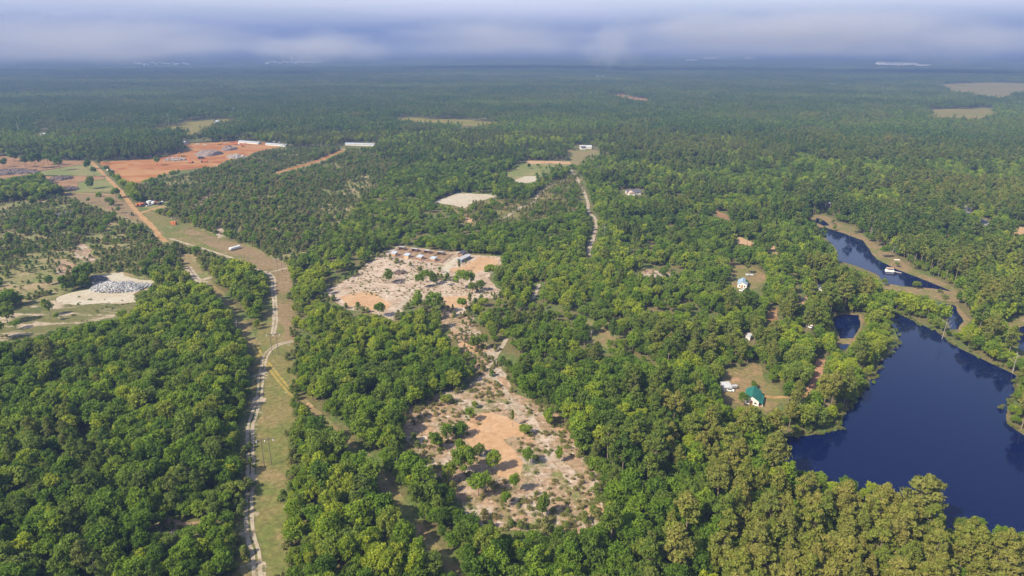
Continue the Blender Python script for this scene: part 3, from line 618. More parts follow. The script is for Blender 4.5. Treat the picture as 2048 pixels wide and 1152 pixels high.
hb = (7.0 + 6.5 * rng.uniform(0, 1, X.shape) ** 1.2) * np.where(young_wood, .68, 1.0); hp = rng.uniform(14, 21.5, X.shape) * np.where(px < 1200, .76, 1.0)
H_ = np.where(pine, hp, hb)
midw = (px > 590) & (px < 1560) & (py < 760); H_ = H_ * np.where(midw, .84, 1.0)
cut_w = np.array([G(*a) for a in CUT]); H_ = H_ * np.where(line_dist(np.vstack([cut_w, cut_w[:1]]), X, Y) < 8, .70, 1.0)
rnd = rng.uniform(0, 1, X.shape)
ok = ~blocked(X, Y, H_, rnd) & ~in_scrub & (rnd < .96)
# thin the open ground between trees a little
ok &= ~((nz2 < .27) & (rnd < .6) & (px < 1300)); ok &= ~((fbm(X / 34, Y / 34, 55, 3) < .37) & midw & (rnd < .8))
b_ = ok & ~pine; p_ = ok & pine
tb = .42 + (nz3 - .5) * 1.1 + rng.normal(size=X.shape) * .26 + np.where(px > 580, .10, .02) + np.where((px > 560) & (px < 960) & (py > 880), .14, 0) + np.where(midw, .07, 0)
lime = rng.uniform(0, 1, X.shape) < .05; tb = np.where(lime, .95, tb)
wb = H_ / 13.0 * rng.uniform(.68, 1.10, X.shape) * np.where(young_wood, 1.15, 1.0)
put('broadleaf_tree', X[b_], Y[b_], H_[b_], wb[b_], tb[b_])
tp = .36 + (nz3 - .5) * .7 + rng.normal(size=X.shape) * .15 + np.where((px > 1250) & (py > 600), .12, 0) + np.where((px > 1330) & (py > 820), .42, 0)
wp = H_ / 22.0 * rng.uniform(.82, 1.22, X.shape)
put('pine_tree', X[p_], Y[p_], H_[p_], wp[p_], tp[p_])
# understorey filling the gaps
X, Y = grid_pts(5.2, 105, 900, R(46)); s_ = ~(inside(SCRUB[0], X, Y) | inside(SCRUB[1], X, Y)); X, Y = X[s_], Y[s_]
rnd = rng.uniform(0, 1, X.shape); h = rng.uniform(3.5, 7.0, X.shape); pxu, pyu = proj(X, Y, 0); ok = ~blocked(X, Y, h, rnd) & ~((fbm(X / 34, Y / 34, 55, 3) < .37) & (pxu > 590) & (pxu < 1560) & (pyu < 760) & (rnd < .7))
n3_ = fbm(X / 140, Y / 140, 47, 2)
put('broadleaf_tree', X[ok], Y[ok], h[ok], h[ok] / 13 * rng.uniform(1.1, 1.6, ok.sum()), (.48 + (n3_ - .5) * .7 + rng.normal(size=X.shape) * .25)[ok])
# regrowth in the scrub
X, Y = grid_pts(3.0, 105, R_MID, R(46)); s_ = inside(SCRUB[0], X, Y) | inside(SCRUB[1], X, Y); X, Y = X[s_], Y[s_]
n1 = fbm(X / 26, Y / 26, 61, 3); n2 = fbm(X / 80, Y / 80, 67, 2); rnd = rng.uniform(0, 1, X.shape); px, py = proj(X, Y, 0)
dens = np.where(px > 262, 1.0, .92) * np.clip((n1 - .36) * 4.0 + (n2 - .5) * 1.2 + .42, .22, .9)
h = rng.uniform(2.2, 4.6, X.shape) * (.75 + .7 * n2) * np.where(px > 400, 1.15, 1)
ok = ~blocked(X, Y, h, rnd) & (rnd < dens)
small = ok & (rng.uniform(0, 1, X.shape) < .40); big = ok & ~small
put('young_tree', X[big], Y[big], h[big], h[big] / 6 * rng.uniform(1.5, 2.5, big.sum()), (.50 + (n2 - .5) * .6 + rng.normal(size=X.shape) * .2)[big])
put('shrub', X[small], Y[small], h[small] * .45, h[small] / 4.2 * rng.uniform(.9, 1.5, small.sum()), (.62 + rng.normal(size=X.shape) * .25)[small])
# a few full trees in the scrub
X, Y = grid_pts(11, 105, R_MID, R(46)); s_ = inside(SCRUB[0], X, Y) | inside(SCRUB[1], X, Y); X, Y = X[s_], Y[s_]
n2 = fbm(X / 80, Y / 80, 67, 2); rnd = rng.uniform(0, 1, X.shape); h = rng.uniform(5.5, 9, X.shape)
ok = ~blocked(X, Y, h, rnd) & (rnd < np.clip((n2 - .35) * 1.6, .05, .8))
put('broadleaf_tree', X[ok], Y[ok], h[ok], h[ok] / 13 * 1.15, (.35 + rng.normal(size=X.shape) * .18)[ok])
# shrubs and saplings on the open ground
OPEN = [(CENTRAL, .75, 1.9), ([(880, 618), (940, 610), (950, 650), (975, 690), (1005, 690), (990, 730), (960, 745), (935, 710), (905, 680), (885, 650)], .5, 3.2),
        ([(1146, 650), (1190, 632), (1245, 642), (1265, 690), (1240, 712), (1200, 690), (1160, 690)], .6, 3.2), ([(905, 416), (1000, 398), (1075, 392), (1135, 352), (1160, 352), (1168, 380), (1150, 420), (1080, 440), (950, 455)], .5, 4),
        ([(300, 1055), (340, 1036), (431, 1046), (425, 1056), (310, 1080)], .6, 2.4), ([(655, 580), (707, 550), (753, 518), (780, 516), (885, 530), (890, 560), (1001, 580), (1003, 596), (870, 590), (800, 600), (700, 590)], .5, 1.1),
        ([(0, 690), (0, 630), (115, 592), (278, 600), (180, 645)], .12, 1.6), ([(1260, 545), (1290, 536), (1361, 557), (1300, 558)], .4, 2.6), ([(1443, 782), (1462, 731), (1520, 735), (1560, 780), (1560, 806)], .012, 1.4)]
X, Y = grid_pts(2.8, 105, R_MID, R(46)); n1 = fbm(X / 11, Y / 11, 71, 3); rnd = rng.uniform(0, 1, X.shape); r2 = rng.uniform(0, 1, X.shape)
bare = [G(*a) for a in [(930, 864), (949, 830), (990, 826), (1045, 849), (1047, 868), (1007, 876), (1021, 897), (1050, 926), (1036, 962), (997, 950), (992, 907), (935, 892)]]
nobare = ~inside(bare, X, Y) | (rnd < .05)
for pz, dn, hm in OPEN:
    k = inside([G(*a) for a in pz], X, Y) & (r2 < dn * np.clip((n1 - .36) * 6, 0, 1.6)) & nobare
    h = rng.uniform(.35, 1.0, X.shape) * hm
    yg = k & (h > 1.9)
    put('young_tree', X[yg], Y[yg], h[yg] * 1.25, h[yg] / 4 * rng.uniform(.9, 1.4, yg.sum()), rng.uniform(.45, 1.0, yg.sum()))
    sh = k & ~yg
    put('shrub', X[sh], Y[sh], h[sh], h[sh] / 2 * rng.uniform(1.0, 1.7, sh.sum()), rng.uniform(.6, 1.0, sh.sum()))
# ragged growth along the borders of the clearings
for pz, pr in ((CENTRAL, .75), ([(1003, 596), (950, 600), (942, 618), (917, 634), (890, 624), (876, 600), (845, 600), (815, 612), (794, 640), (760, 630), (695, 619), (655, 596), (655, 578), (707, 550), (753, 513)], .5), ([(490, 900), (485, 980), (470, 1060), (462, 1152)], .5), ([(594, 800), (590, 700), (590, 640), (588, 560)], .5), ([(582, 1152), (586, 1000), (592, 900), (594, 800)], .5)):
    pw = [G(*a) for a in pz]; q = rough_edge(pw, 1.6, 1.5, 9) if pr != .5 or len(pz) > 6 else np.concatenate([np.array(pw[i]) + (np.array(pw[i + 1]) - np.array(pw[i])) * np.linspace(0, 1, 40)[:, None] for i in range(len(pw) - 1)])
    q = q + rng.normal(size=q.shape) * (3.2 if pz is CENTRAL else 1.6); k = rng.uniform(0, 1, len(q)) < pr; q = q[k]; n = len(q)
    h = rng.uniform(1.2, 4.8, n); lo_ = h < 2.4
    put('shrub', q[lo_, 0], q[lo_, 1], h[lo_] * .8, h[lo_] / 2 * rng.uniform(.8, 1.3, lo_.sum()), rng.uniform(.3, .95, lo_.sum()))
    put('young_tree', q[~lo_, 0], q[~lo_, 1], h[~lo_], h[~lo_] / 6 * rng.uniform(1.4, 2.4, (~lo_).sum()), rng.uniform(.2, .85, (~lo_).sum()))
# waterside bushes along the lake
for pz in (LAKE,):
    q = rough_edge([G(*a) for a in pz], 2.4, .5, 6); q = q + rng.normal(size=q.shape) * .9
    pw = np.array([G(*a) for a in pz]); c = pw.mean(0)
    qx, qy = proj(q[:, 0], q[:, 1], 0); k = (qx < 2040) & ((qy < 880) & (qx > 1560)) & (rng.uniform(0, 1, len(q)) < .75)
    put('shrub', q[k, 0], q[k, 1], rng.uniform(1.0, 2.6, k.sum()), rng.uniform(.7, 1.4, k.sum()), rng.uniform(.3, .8, k.sum()))
# trees that stand alone, placed one by one: pixel of the foot, kind, height, width factor, tint, where it stands
LONE = [(778, 566, 'broadleaf_tree', 10, 1.0, .42, 'lone round green tree on the pale pen clearing'),
 (760, 634, 'broadleaf_tree', 9.5, .95, .30, 'dark round tree below the left orange sand'),
 (841, 577, 'broadleaf_tree', 10.5, .75, .55, 'slim tree at the left of the clump below the pens'), (853, 565, 'broadleaf_tree', 9, .9, .7, 'bright rounded tree behind the slim one below the pens'),
 (868, 570, 'broadleaf_tree', 9, 1.0, .15, 'dark green tree in the middle of the clump below the pens'), (884, 573, 'pine_tree', 9, 1.1, .5, 'small olive pine in the clump below the pens'),
 (922, 578, 'broadleaf_tree', 13, 1.1, .62, 'largest bright tree of the clump below the pens'), (941, 573, 'broadleaf_tree', 11, .8, .5, 'slender tree right of the largest in the pen clump'),
 (945, 587, 'broadleaf_tree', 8, 1.0, .55, 'low wide tree in front of the pen clump'), (961, 582, 'broadleaf_tree', 8, 1.0, .4, 'low dark tree at the right end of the pen clump'),
 (919, 545, 'pine_tree', 10, .7, .45, 'thin pine on the right-hand orange sand'), (932, 538, 'pine_tree', 8, .6, .5, 'thinner pine right of another on the orange sand'), (879, 546, 'broadleaf_tree', 5, .7, .65, 'sapling beside the white sand drive'),
 (981, 560, 'broadleaf_tree', 12, 1.0, .75, 'bright tall tree below the right-hand orange sand'), (998, 566, 'broadleaf_tree', 12, .9, .5, 'tall tree right of the bright one by the orange sand'),
 (925, 622, 'broadleaf_tree', 9, .95, .6, 'round tree at the bottom orange sand of the pen clearing'), (940, 616, 'pine_tree', 10, .7, .4, 'narrow pine beside the bottom orange sand'),
 (832, 632, 'broadleaf_tree', 16, .75, .62, 'tall narrow tree right of the pen track'), (872, 628, 'broadleaf_tree', 15, .95, .52, 'tall tree left of the bottom orange sand'), (873, 640, 'broadleaf_tree', 8, 1, .8, 'bright low tree in front of the tall one by the pen clearing'),
 (7, 335, 'broadleaf_tree', 13, 1, .1, 'dark round tree at the very left edge on bare soil'), (29, 323, 'broadleaf_tree', 17, 1.1, .3, 'tall tree at the left of the row on the tan soil'), (52, 334, 'broadleaf_tree', 16, 1.1, .1, 'dark wide tree second in the row on the tan soil'), (73, 337, 'broadleaf_tree', 21, 1.0, .15, 'tallest tree of the row on the tan soil'), (88, 330, 'broadleaf_tree', 18, .7, .2, 'slim tree fourth in the row on the tan soil'),
 (97, 330, 'broadleaf_tree', 16, .75, .5, 'paler tree fifth in the row on the tan soil'), (106, 332, 'broadleaf_tree', 17, .7, .2, 'slim dark tree near the right end of the row on tan soil'), (120, 341, 'broadleaf_tree', 19, .75, .3, 'tree at the right end of the row, on the meadow edge'),
 (175, 339, 'broadleaf_tree', 14, .95, .12, 'dark tree in the meadow beside the dirt road'), (190, 354, 'broadleaf_tree', 13, .7, .2, 'slim tree below the meadow beside the dirt road'), (181, 378, 'broadleaf_tree', 14, 1.0, .35, 'lone tree casting a long shadow between the dirt roads'),
 (233, 396, 'broadleaf_tree', 11, 1.1, .35, 'tree at the junction of the two orange dirt roads'), (315, 331, 'broadleaf_tree', 12, 1.0, .6, 'thin pale tree standing alone on the red clay site'), (158, 560, 'broadleaf_tree', 7.5, 1.1, .3, 'dark tree left of the grey rubble heap'),
 (985, 942, 'broadleaf_tree', 9.5, .8, .75, 'bright tree on the lower edge of the central orange sand'), (1028, 985, 'broadleaf_tree', 9, .85, .6, 'round green tree in the lower central clearing'), (1010, 1010, 'broadleaf_tree', 6.5, .9, .55, 'smaller tree in front of the round one in the central clearing'),
 (895, 880, 'broadleaf_tree', 9, .9, .5, 'green tree at the left of the central orange sand'), (925, 915, 'broadleaf_tree', 9, .9, .6, 'bright tree left of the lower orange sand'), (926, 962, 'broadleaf_tree', 13, .85, .5, 'tall slim tree on white sand in the central clearing'),
 (897, 965, 'broadleaf_tree', 9, .8, .75, 'yellow-green tree at the lower left of the central clearing'), (940, 845, 'broadleaf_tree', 7, .75, .7, 'sapling at the top left corner of the orange sand'), (1025, 853, 'pine_tree', 8, .55, .5, 'spindly pine on the upper orange sand'),
 (1094, 845, 'broadleaf_tree', 7.5, 1.15, .55, 'broad round tree at the top right of the central clearing'), (1055, 930, 'broadleaf_tree', 6.5, .9, .65, 'small tree right of the orange sand'), (1118, 925, 'broadleaf_tree', 7, .7, .7, 'thin young tree on the pale wash'),
 (1190, 955, 'broadleaf_tree', 9, .8, .6, 'slim tree at the right edge of the central clearing'), (950, 700, 'broadleaf_tree', 9, .9, .6, 'tree with bare trunk on the orange patch between clearings'), (968, 697, 'broadleaf_tree', 9, .85, .65, 'second bare-trunked tree on the orange patch between clearings'), (838, 780, 'broadleaf_tree', 9, .8, .65, 'pale-trunked tree above the central clearing'),
 (1508, 778, 'broadleaf_tree', 4, 1.1, .5, 'little round tree behind the green-roofed house'), (1484, 812, 'broadleaf_tree', 6.5, 1.0, .3, 'dark tree left of the green-roofed house wall'), (1492, 572, 'broadleaf_tree', 4.5, .9, .2, 'small dark tree in front of the blue-roofed house'),
 (1494, 548, 'pine_tree', 9, 1.4, .5, 'bushy dark pine behind the blue-roofed house'), (1502, 905, 'pine_tree', 20, 1.25, .62, 'tall pine in front of the green-roofed house'), (1826, 1068, 'pine_tree', 23, 1.3, .7, 'tallest pine rising against the near lake shore'),
 (1668, 462, 'broadleaf_tree', 6, .8, .6, 'small tree on the bank of the upper lake'), (1640, 449, 'broadleaf_tree', 5, .9, .6, 'bush-like tree beside the tiny upper pond'), (1768, 572, 'broadleaf_tree', 5.5, .8, .6, 'small tree at the left end of the dam'), (1832, 577, 'broadleaf_tree', 5.5, 1.2, .55, 'wide little tree on the dam'), (1880, 586, 'shrub', 3, 1.1, .5, 'round bush on the dam'),
 (1890, 598, 'shrub', 3.2, 1.3, .6, 'round bush above the inlet pond')]
for row in LONE:
    x, y = G(row[0], row[1]); K = KINDS[row[2]]
    TREES[row[2]].append(np.array([[x, y, row[3] / K['h'] * row[4], row[3] / K['h'], rng.uniform(0, 6.28), row[5], rng.integers(0, len(K['crown']))]]))
for k in TREES: TREES[k] = np.concatenate(TREES[k])

# ------------------------------------------------------------------ trees: the 300 largest of a kind as things, the rest as stuff
ZONES = [([(0, 600), (520, 600), (500, 1300), (-400, 1300)], 'left of the power cut'), ([(520, 780), (700, 860), (960, 1300), (560, 1300)], 'right of the power cut'),
         ([(590, 560), (900, 600), (1000, 760), (800, 830), (800, 900), (640, 850)], 'below the pen clearing'), ([(780, 730), (1120, 730), (1240, 1070), (900, 1070)], 'on the central clearing'),
         ([(700, 860), (900, 980), (1240, 1060), (1300, 1300), (960, 1300)], 'below the central clearing'), ([(1120, 640), (1560, 640), (1560, 900), (1240, 1060)], 'left of the green-roofed house'),
         ([(1240, 860), (1560, 880), (2200, 1100), (2200, 1400), (1240, 1400)], 'before the near lakeshore'), ([(1540, 600), (1800, 600), (1800, 880), (1540, 880)], 'between house and lake'),
         ([(1740, 560), (2300, 560), (2300, 900), (1800, 700)], 'on the far lakeshore'), ([(-400, 380), (520, 500), (520, 600), (-400, 700)], 'in the left scrub'), ([(262, 376), (900, 300), (600, 530)], 'in the middle regrowth')]
ONES = 'zero one two three four five six seven eight nine ten eleven twelve thirteen fourteen fifteen sixteen seventeen eighteen nineteen'.split()
TENS = '0 1 twenty thirty forty fifty sixty seventy eighty ninety'.split()
def words(n): return ONES[n] if n < 20 else (TENS[n // 10] + ('-' + ONES[n % 10] if n % 10 else ''))
TONE = {'broadleaf_tree': ['dark green', 'deep green', 'mid green', 'fresh green', 'bright lime green'], 'pine_tree': ['dark green', 'grey-green', 'olive green', 'olive brown', 'brownish'], 'young_tree': ['dark green', 'deep green', 'mid green', 'pale green', 'yellowish'], 'shrub': ['dark green', 'deep green', 'mid green', 'pale green', 'brownish']}
WORD = {'broadleaf_tree': 'broadleaf', 'pine_tree': 'pine', 'young_tree': 'young tree', 'shrub': 'shrub'}
GROUP = {'broadleaf_tree': 'broadleaf trees of the near woods', 'pine_tree': 'pines of the near woods', 'young_tree': 'young trees on open ground', 'shrub': 'low shrubs on open ground'}
lone_xy = {(round(G(r_[0], r_[1])[0], 2), round(G(r_[0], r_[1])[1], 2)): r_[6] for r_ in LONE}
REST = {}
used_labels = set()
for kind, A in TREES.items():
    K = KINDS[kind]; x, y = A[:, 0], A[:, 1]; d = np.sqrt(x * x + y * y + CAM_H ** 2)
    qx, qy = proj(x, y, A[:, 3] * K['h'] * .7)
    inside_f = (qx > 8) & (qx < 2040) & (qy > 90) & (qy < 1143)
    is_lone = np.array([(round(a, 2), round(b, 2)) in lone_xy for a, b in zip(x, y)])
    score = A[:, 2] * A[:, 3] / d ** 2 * inside_f + is_lone * 1e3
    order = np.argsort(-score)[:300]
    restm = np.ones(len(A), bool); restm[order] = False; REST[kind] = A[restm]
    for i in order:
        xx, yy, sw, sh, rot, tint, var = A[i]; var = int(var)
        e = link(kind, None); e.location = (xx, yy, 0); e.rotation_euler = (0, 0, rot); e.scale = (sw, sw, sh)
        t_ = link('trunk', K['trunk'][var], e); c_ = link('crown', K['crown'][var], e); c_['tint'] = float(tint); t_['tint'] = float(tint)
        lab = lone_xy.get((round(xx, 2), round(yy, 2)))
        if not lab:
            zone = 'amid the woods'
            for zp, zn in ZONES:
                if inside(np.array(zp, float), np.array([qx[i]]), np.array([qy[i]]))[0]: zone = zn; break
            tone = TONE[kind][min(4, int(tint * 5))]
            slim = sw / sh
            adj = ['slim', 'narrow', 'round', 'broad', 'wide'][int(np.digitize(slim, [.9, 1.0, 1.1, 1.25]))]
            for form in (adj, 'tall', 'leafy', 'dense', 'ragged'):
                lab = '%s %s %s %s, %s percent across, %s percent down' % (form, tone, WORD[kind], zone, words(int(qx[i] / 20.48)), words(int(qy[i] / 11.52)))
                if lab not in used_labels: break
        used_labels.add(lab)
        tag(e, lab, 'shrub' if kind == 'shrub' else 'tree', GROUP[kind])
def instancer(name, meshes, rows, label, cat, zoff=None):
    c = bpy.data.collections.new(name + '_kinds')
    for i, me in enumerate(meshes):
        o = bpy.data.objects.new('%s_%02d' % (name, i), me); c.objects.link(o)
    n = len(rows); me = bpy.data.meshes.new(name); me.vertices.add(n)
    z = height(rows[:, 0], rows[:, 1]) + (0 if zoff is None else zoff)
    me.vertices.foreach_set('co', np.stack([rows[:, 0], rows[:, 1], z], 1).astype(np.float32).ravel())
    for nm, arr in (('sw', rows[:, 2]), ('sh', rows[:, 3]), ('rot', rows[:, 4]), ('tint', rows[:, 5])):
        at = me.attributes.new(nm, 'FLOAT', 'POINT'); at.data.foreach_set('value', arr.astype(np.float32))
    at = me.attributes.new('vi', 'INT', 'POINT'); at.data.foreach_set('value', rows[:, 6].astype(np.int32))
    me.update()
    o = link(name, me)
    g = bpy.data.node_groups.new(name, 'GeometryNodeTree')
    g.interface.new_socket('Geometry', in_out='INPUT', socket_type='NodeSocketGeometry'); g.interface.new_socket('Geometry', in_out='OUTPUT', socket_type='NodeSocketGeometry')
    gi = N(g, 'NodeGroupInput'); go = N(g, 'NodeGroupOutput'); ip = N(g, 'GeometryNodeInstanceOnPoints'); ci = N(g, 'GeometryNodeCollectionInfo')
    ci.inputs[0].default_value = c; ci.inputs[1].default_value = True; ci.inputs[2].default_value = True
    def na_(nm, ty='FLOAT'):
        a = N(g, 'GeometryNodeInputNamedAttribute', data_type=ty); a.inputs[0].default_value = nm; return a.outputs[0]
    cr = N(g, 'ShaderNodeCombineXYZ'); L(g, na_('rot'), cr.inputs[2]); cs = N(g, 'ShaderNodeCombineXYZ'); sw = na_('sw'); L(g, sw, cs.inputs[0]); L(g, sw, cs.inputs[1]); L(g, na_('sh'), cs.inputs[2])
    L(g, gi.outputs[0], ip.inputs['Points']); L(g, ci.outputs[0], ip.inputs['Instance']); ip.inputs['Pick Instance'].default_value = True
    L(g, na_('vi', 'INT'), ip.inputs['Instance Index']); L(g, cr.outputs[0], ip.inputs['Rotation']); L(g, cs.outputs[0], ip.inputs['Scale']); L(g, ip.outputs[0], go.inputs[0])
    md = o.modifiers.new('scatter', 'NODES'); md.node_group = g
    return tag(o, label, cat, None, 'stuff')
STUFF = {'broadleaf_tree': ('broadleaf_wood', 'dense green mass of broadleaf trees filling the woods', 'woods'), 'pine_tree': ('pine_wood', 'olive mass of pines mixed through the woods', 'woods'),
         'young_tree': ('young_growth', 'thick regrowth of young trees on the old cutover ground', 'scrub'), 'shrub': ('undergrowth', 'low brush and weeds scattered over open ground', 'brush')}
for kind, A in REST.items():
    K = KINDS[kind]; nv = len(K['hi']); d = np.hypot(A[:, 0], A[:, 1]); A = A.copy(); A[:, 6] += (d > (430 if kind in ('broadleaf_tree', 'pine_tree') else 380)) * nv
    nm, lb, ct = STUFF[kind]
    instancer(nm, K['hi'] + K['lo'], A, lb, ct)

# far woods: patches of about fifty small trees each
def patch_mesh(seed, share, half=27.0):
    rg = np.random.default_rng(seed); cell = 6.6; Vs = {'leaf': [], 'needle': []}; Ts = {'leaf': [], 'needle': []}
    n = int(2 * half / cell)
    for i in range(n):
        for j in range(n):
            cx = -half + (i + .5 + rg.uniform(-.45, .45)) * cell; cyy = -half + (j + .5 + rg.uniform(-.45, .45)) * cell
            if math.hypot(cx, cyy) > half * 1.12: continue
            pine_ = rg.uniform() < share; h = rg.uniform(12, 19) if pine_ else rg.uniform(8, 14)
            r = rg.uniform(2.0, 3.1) if pine_ else rg.uniform(3.0, 4.4); tn = rg.uniform(.2, .8)
            ls = [((cx + rg.normal() * r * .35, cyy + rg.normal() * r * .35, h * .62 + q * h * .13), (r * (1 - .22 * q),) * 2 + (h * .15,), tn) for q in range(3)]
            V, T = leaf_cloud(ls, 12, 1.25, rg); key = 'needle' if pine_ else 'leaf'
            Vs[key].append(V); Ts[key].append(T)
    return cloud_mesh('forest_patch', [(np.concatenate(Vs[k]), np.concatenate(Ts[k]), k) for k in Vs if Vs[k]])
pm = [patch_mesh(300 + i, s) for i, s in enumerate((.8, .75, .7, .6, .25, .15))]
X, Y = grid_pts(44, R_MID - 6, 5200, R(45), .5)
hgt = np.full(X.shape, 13.0); rnd = rng.uniform(0, 1, X.shape)
ok = ~blocked(X, Y, hgt, rnd); X, Y = X[ok], Y[ok]
n3 = fbm(X / 420, Y / 260, 81, 3)
vi = np.where(n3 + rng.uniform(-.1, .1, X.shape) > .56, rng.integers(4, 6, X.shape), rng.integers(0, 4, X.shape))
rows = np.stack([X, Y, rng.uniform(.92, 1.1, X.shape), rng.uniform(.8, 1.2, X.shape), rng.uniform(0, 6.28, X.shape), np.clip(.16 + (n3 - .5) * 1.2 + rng.normal(size=X.shape) * .09, 0, 1), vi], 1)
instancer('far_wood', pm, rows, 'far woods of dark pines and paler broadleaf trees fading into haze', 'woods')
# beyond that the canopy reads as one rough surface
ra = np.geomspace(5000, 60000, 170); aa = np.linspace(-R(50), R(50), 700)
RR, AA = np.meshgrid(ra, aa, indexing='ij'); X = RR * np.sin(AA); Y = RR * np.cos(AA)
Z = height(X, Y) + 9 + 9 * (fbm(X / 90, Y / 90, 91, 2) - .5) * 2; Z[0] = height(X[0], Y[0]) + .5
nr, na2 = RR.shape
v = np.stack([X, Y, Z], -1).reshape(-1, 3).tolist()
f = [(i * na2 + j, i * na2 + j + 1, (i + 1) * na2 + j + 1, (i + 1) * na2 + j) for i in range(nr - 1) for j in range(na2 - 1)]
M['canopy'] = ground_mat('distant_canopy', [(0.042, 0.062, 0.020), ((0.066, 0.090, 0.026), .0016, .46, .6), ((0.036, 0.054, 0.018), .006, .5, .62), ((0.13, 0.12, 0.06), .0014, .66, .71)])  # greens darkened so that the colour carries the self-shadowing of the crowns
me = bpy.data.meshes.new('far_forest_canopy'); me.from_pydata(v, [], f); me.materials.append(M['canopy']); me.update()
tag(link('far_forest_canopy', me), 'blue hazy forest canopy running to the horizon', 'woods', None, 'stuff')

# ------------------------------------------------------------------ haze
m, t = newmat('haze_air'); pv = N(t, 'ShaderNodeVolumePrincipled'); o = N(t, 'ShaderNodeOutputMaterial'); L(t, pv.outputs[0], o.inputs['Volume'])
pv.inputs['Color'].default_value = (0.165, 0.245, 0.50, 1); pv.inputs['Density'].default_value = 0.00023; pv.inputs['Anisotropy'].default_value = 0.0
M['haze'] = m
hz = MB().box((0, 0, 185), (150000, 150000, 530)).build('haze', 'haze')
tag(hz, 'pale blue morning haze over the far woods', 'haze', None, 'stuff')

# low morning mist drifting in front of the horizon
def mist(label, px, py, dist, w, h, dens, seed, depth=None):
    d = ray(px, py); k = dist / math.hypot(d[0], d[1]); c = (d[0] * k, d[1] * k, CAM_H + d[2] * k)
    m, t = newmat('mist_air'); pv = N(t, 'ShaderNodeVolumePrincipled'); o = N(t, 'ShaderNodeOutputMaterial'); L(t, pv.outputs[0], o.inputs['Volume'])
    pv.inputs['Color'].default_value = (1.0, 0.97, 0.94, 1)
    tc = N(t, 'ShaderNodeTexCoord'); ln = N(t, 'ShaderNodeVectorMath', operation='LENGTH'); L(t, tc.outputs['Object'], ln.inputs[0])
    mp = N(t, 'ShaderNodeMapping'); mp.inputs['Location'].default_value = (seed * 3.7, seed * 1.3, 0); mp.inputs['Scale'].default_value = (2.2, 2.2, 1.3); L(t, tc.outputs['Object'], mp.inputs[0])
    nz = N(t, 'ShaderNodeTexNoise'); nz.inputs['Scale'].default_value = 1.0; nz.inputs['Detail'].default_value = 3; L(t, mp.outputs[0], nz.inputs['Vector'])
    r_ = mathn(t, 'ADD', ln.outputs['Value'], mathn(t, 'MULTIPLY', mathn(t, 'SUBTRACT', nz.outputs[0], .5), 1.3))
    fo = N(t, 'ShaderNodeMapRange', interpolation_type='SMOOTHSTEP'); fo.inputs[1].default_value = .95; fo.inputs[2].default_value = .15; fo.inputs[3].default_value = 0; fo.inputs[4].default_value = dens; L(t, r_, fo.inputs[0])
    L(t, fo.outputs[0], pv.inputs['Density'])
    b = MB().lathe([(-1, .05), (-.8, .6), (-.45, .893), (0, 1), (.45, .893), (.8, .6), (1, .05)], False, 20).build('mist', m)
    b.location = c; b.scale = (w / 2, (depth or w * .6) / 2, h / 2); b.rotation_euler = (0, 0, -math.atan2(d[0], d[1]))
    tag(b, label, 'mist', 'drifting morning mist', 'stuff')
mist('pale mist bank low on the right horizon', 1560, 66, 4200, 2300, 310, .0032, 1, 1000); mist('thin mist wisp hanging below the middle horizon', 1228, 88, 3600, 420, 290, .0030, 2, 330)
mist('broad thin mist over the far left horizon', 190, 80, 4000, 1900, 270, .0022, 3, 1000); mist('faint mist patch beside the water tower', 630, 92, 3700, 950, 200, .0026, 4, 600)
mist('low mist over the middle horizon', 1000, 74, 4300, 1700, 250, .0019, 5, 900); mist('mist bank at the right end of the horizon', 1930, 84, 4500, 1300, 260, .0022, 6, 900)
mist('thin pale veil lying along the whole horizon', 1024, 100, 4700, 7000, 150, .0005, 8, 900)
# ------------------------------------------------------------------ buildings and objects
def Gz(px, py, z):
    d = ray(px, py); t = (z - CAM_H) / d[2]; return (d[0] * t, d[1] * t)
def heading(a, b): return math.atan2(b[1] - a[1], b[0] - a[0])
def loc(px, py):
    x, y = G(px, py); return (x, y, float(height(x, y)))
def seam_mat(name, c, pitch=.45, rough=.4):
    m, t = newmat(name); p = N(t, 'ShaderNodeBsdfPrincipled'); o = N(t, 'ShaderNodeOutputMaterial'); L(t, p.outputs[0], o.inputs[0])
    tc = N(t, 'ShaderNodeTexCoord'); w = N(t, 'ShaderNodeTexWave', bands_direction='X'); w.inputs['Scale'].default_value = 1 / pitch; w.inputs['Distortion'].default_value = 0
    L(t, tc.outputs['Object'], w.inputs['Vector']); nz = N(t, 'ShaderNodeTexNoise'); nz.inputs['Scale'].default_value = .8; nz.inputs['Detail'].default_value = 5; L(t, tc.outputs['Object'], nz.inputs['Vector'])
    f = N(t, 'ShaderNodeMapRange'); f.inputs[1].default_value = .3; f.inputs[2].default_value = .7; f.inputs[3].default_value = .78; f.inputs[4].default_value = 1.15; L(t, nz.outputs[0], f.inputs[0])
    hs = N(t, 'ShaderNodeHueSaturation'); hs.inputs['Color'].default_value = tuple(c) + (1,); L(t, f.outputs[0], hs.inputs['Value']); L(t, hs.outputs[0], p.inputs['Base Color'])
    p.inputs['Roughness'].default_value = rough
    b = N(t, 'ShaderNodeBump'); b.inputs['Strength'].default_value = .5; b.inputs['Distance'].default_value = .04; L(t, w.outputs[0], b.inputs['Height']); L(t, b.outputs[0], p.inputs['Normal'])
    return m
M['green_roof'] = seam_mat('green_metal_roof', (0.012, 0.115, 0.092)); M['blue_roof'] = seam_mat('blue_grey_metal_roof', (0.24, 0.32, 0.42)); M['grey_roof'] = seam_mat('grey_metal_roof', (0.30, 0.34, 0.40))
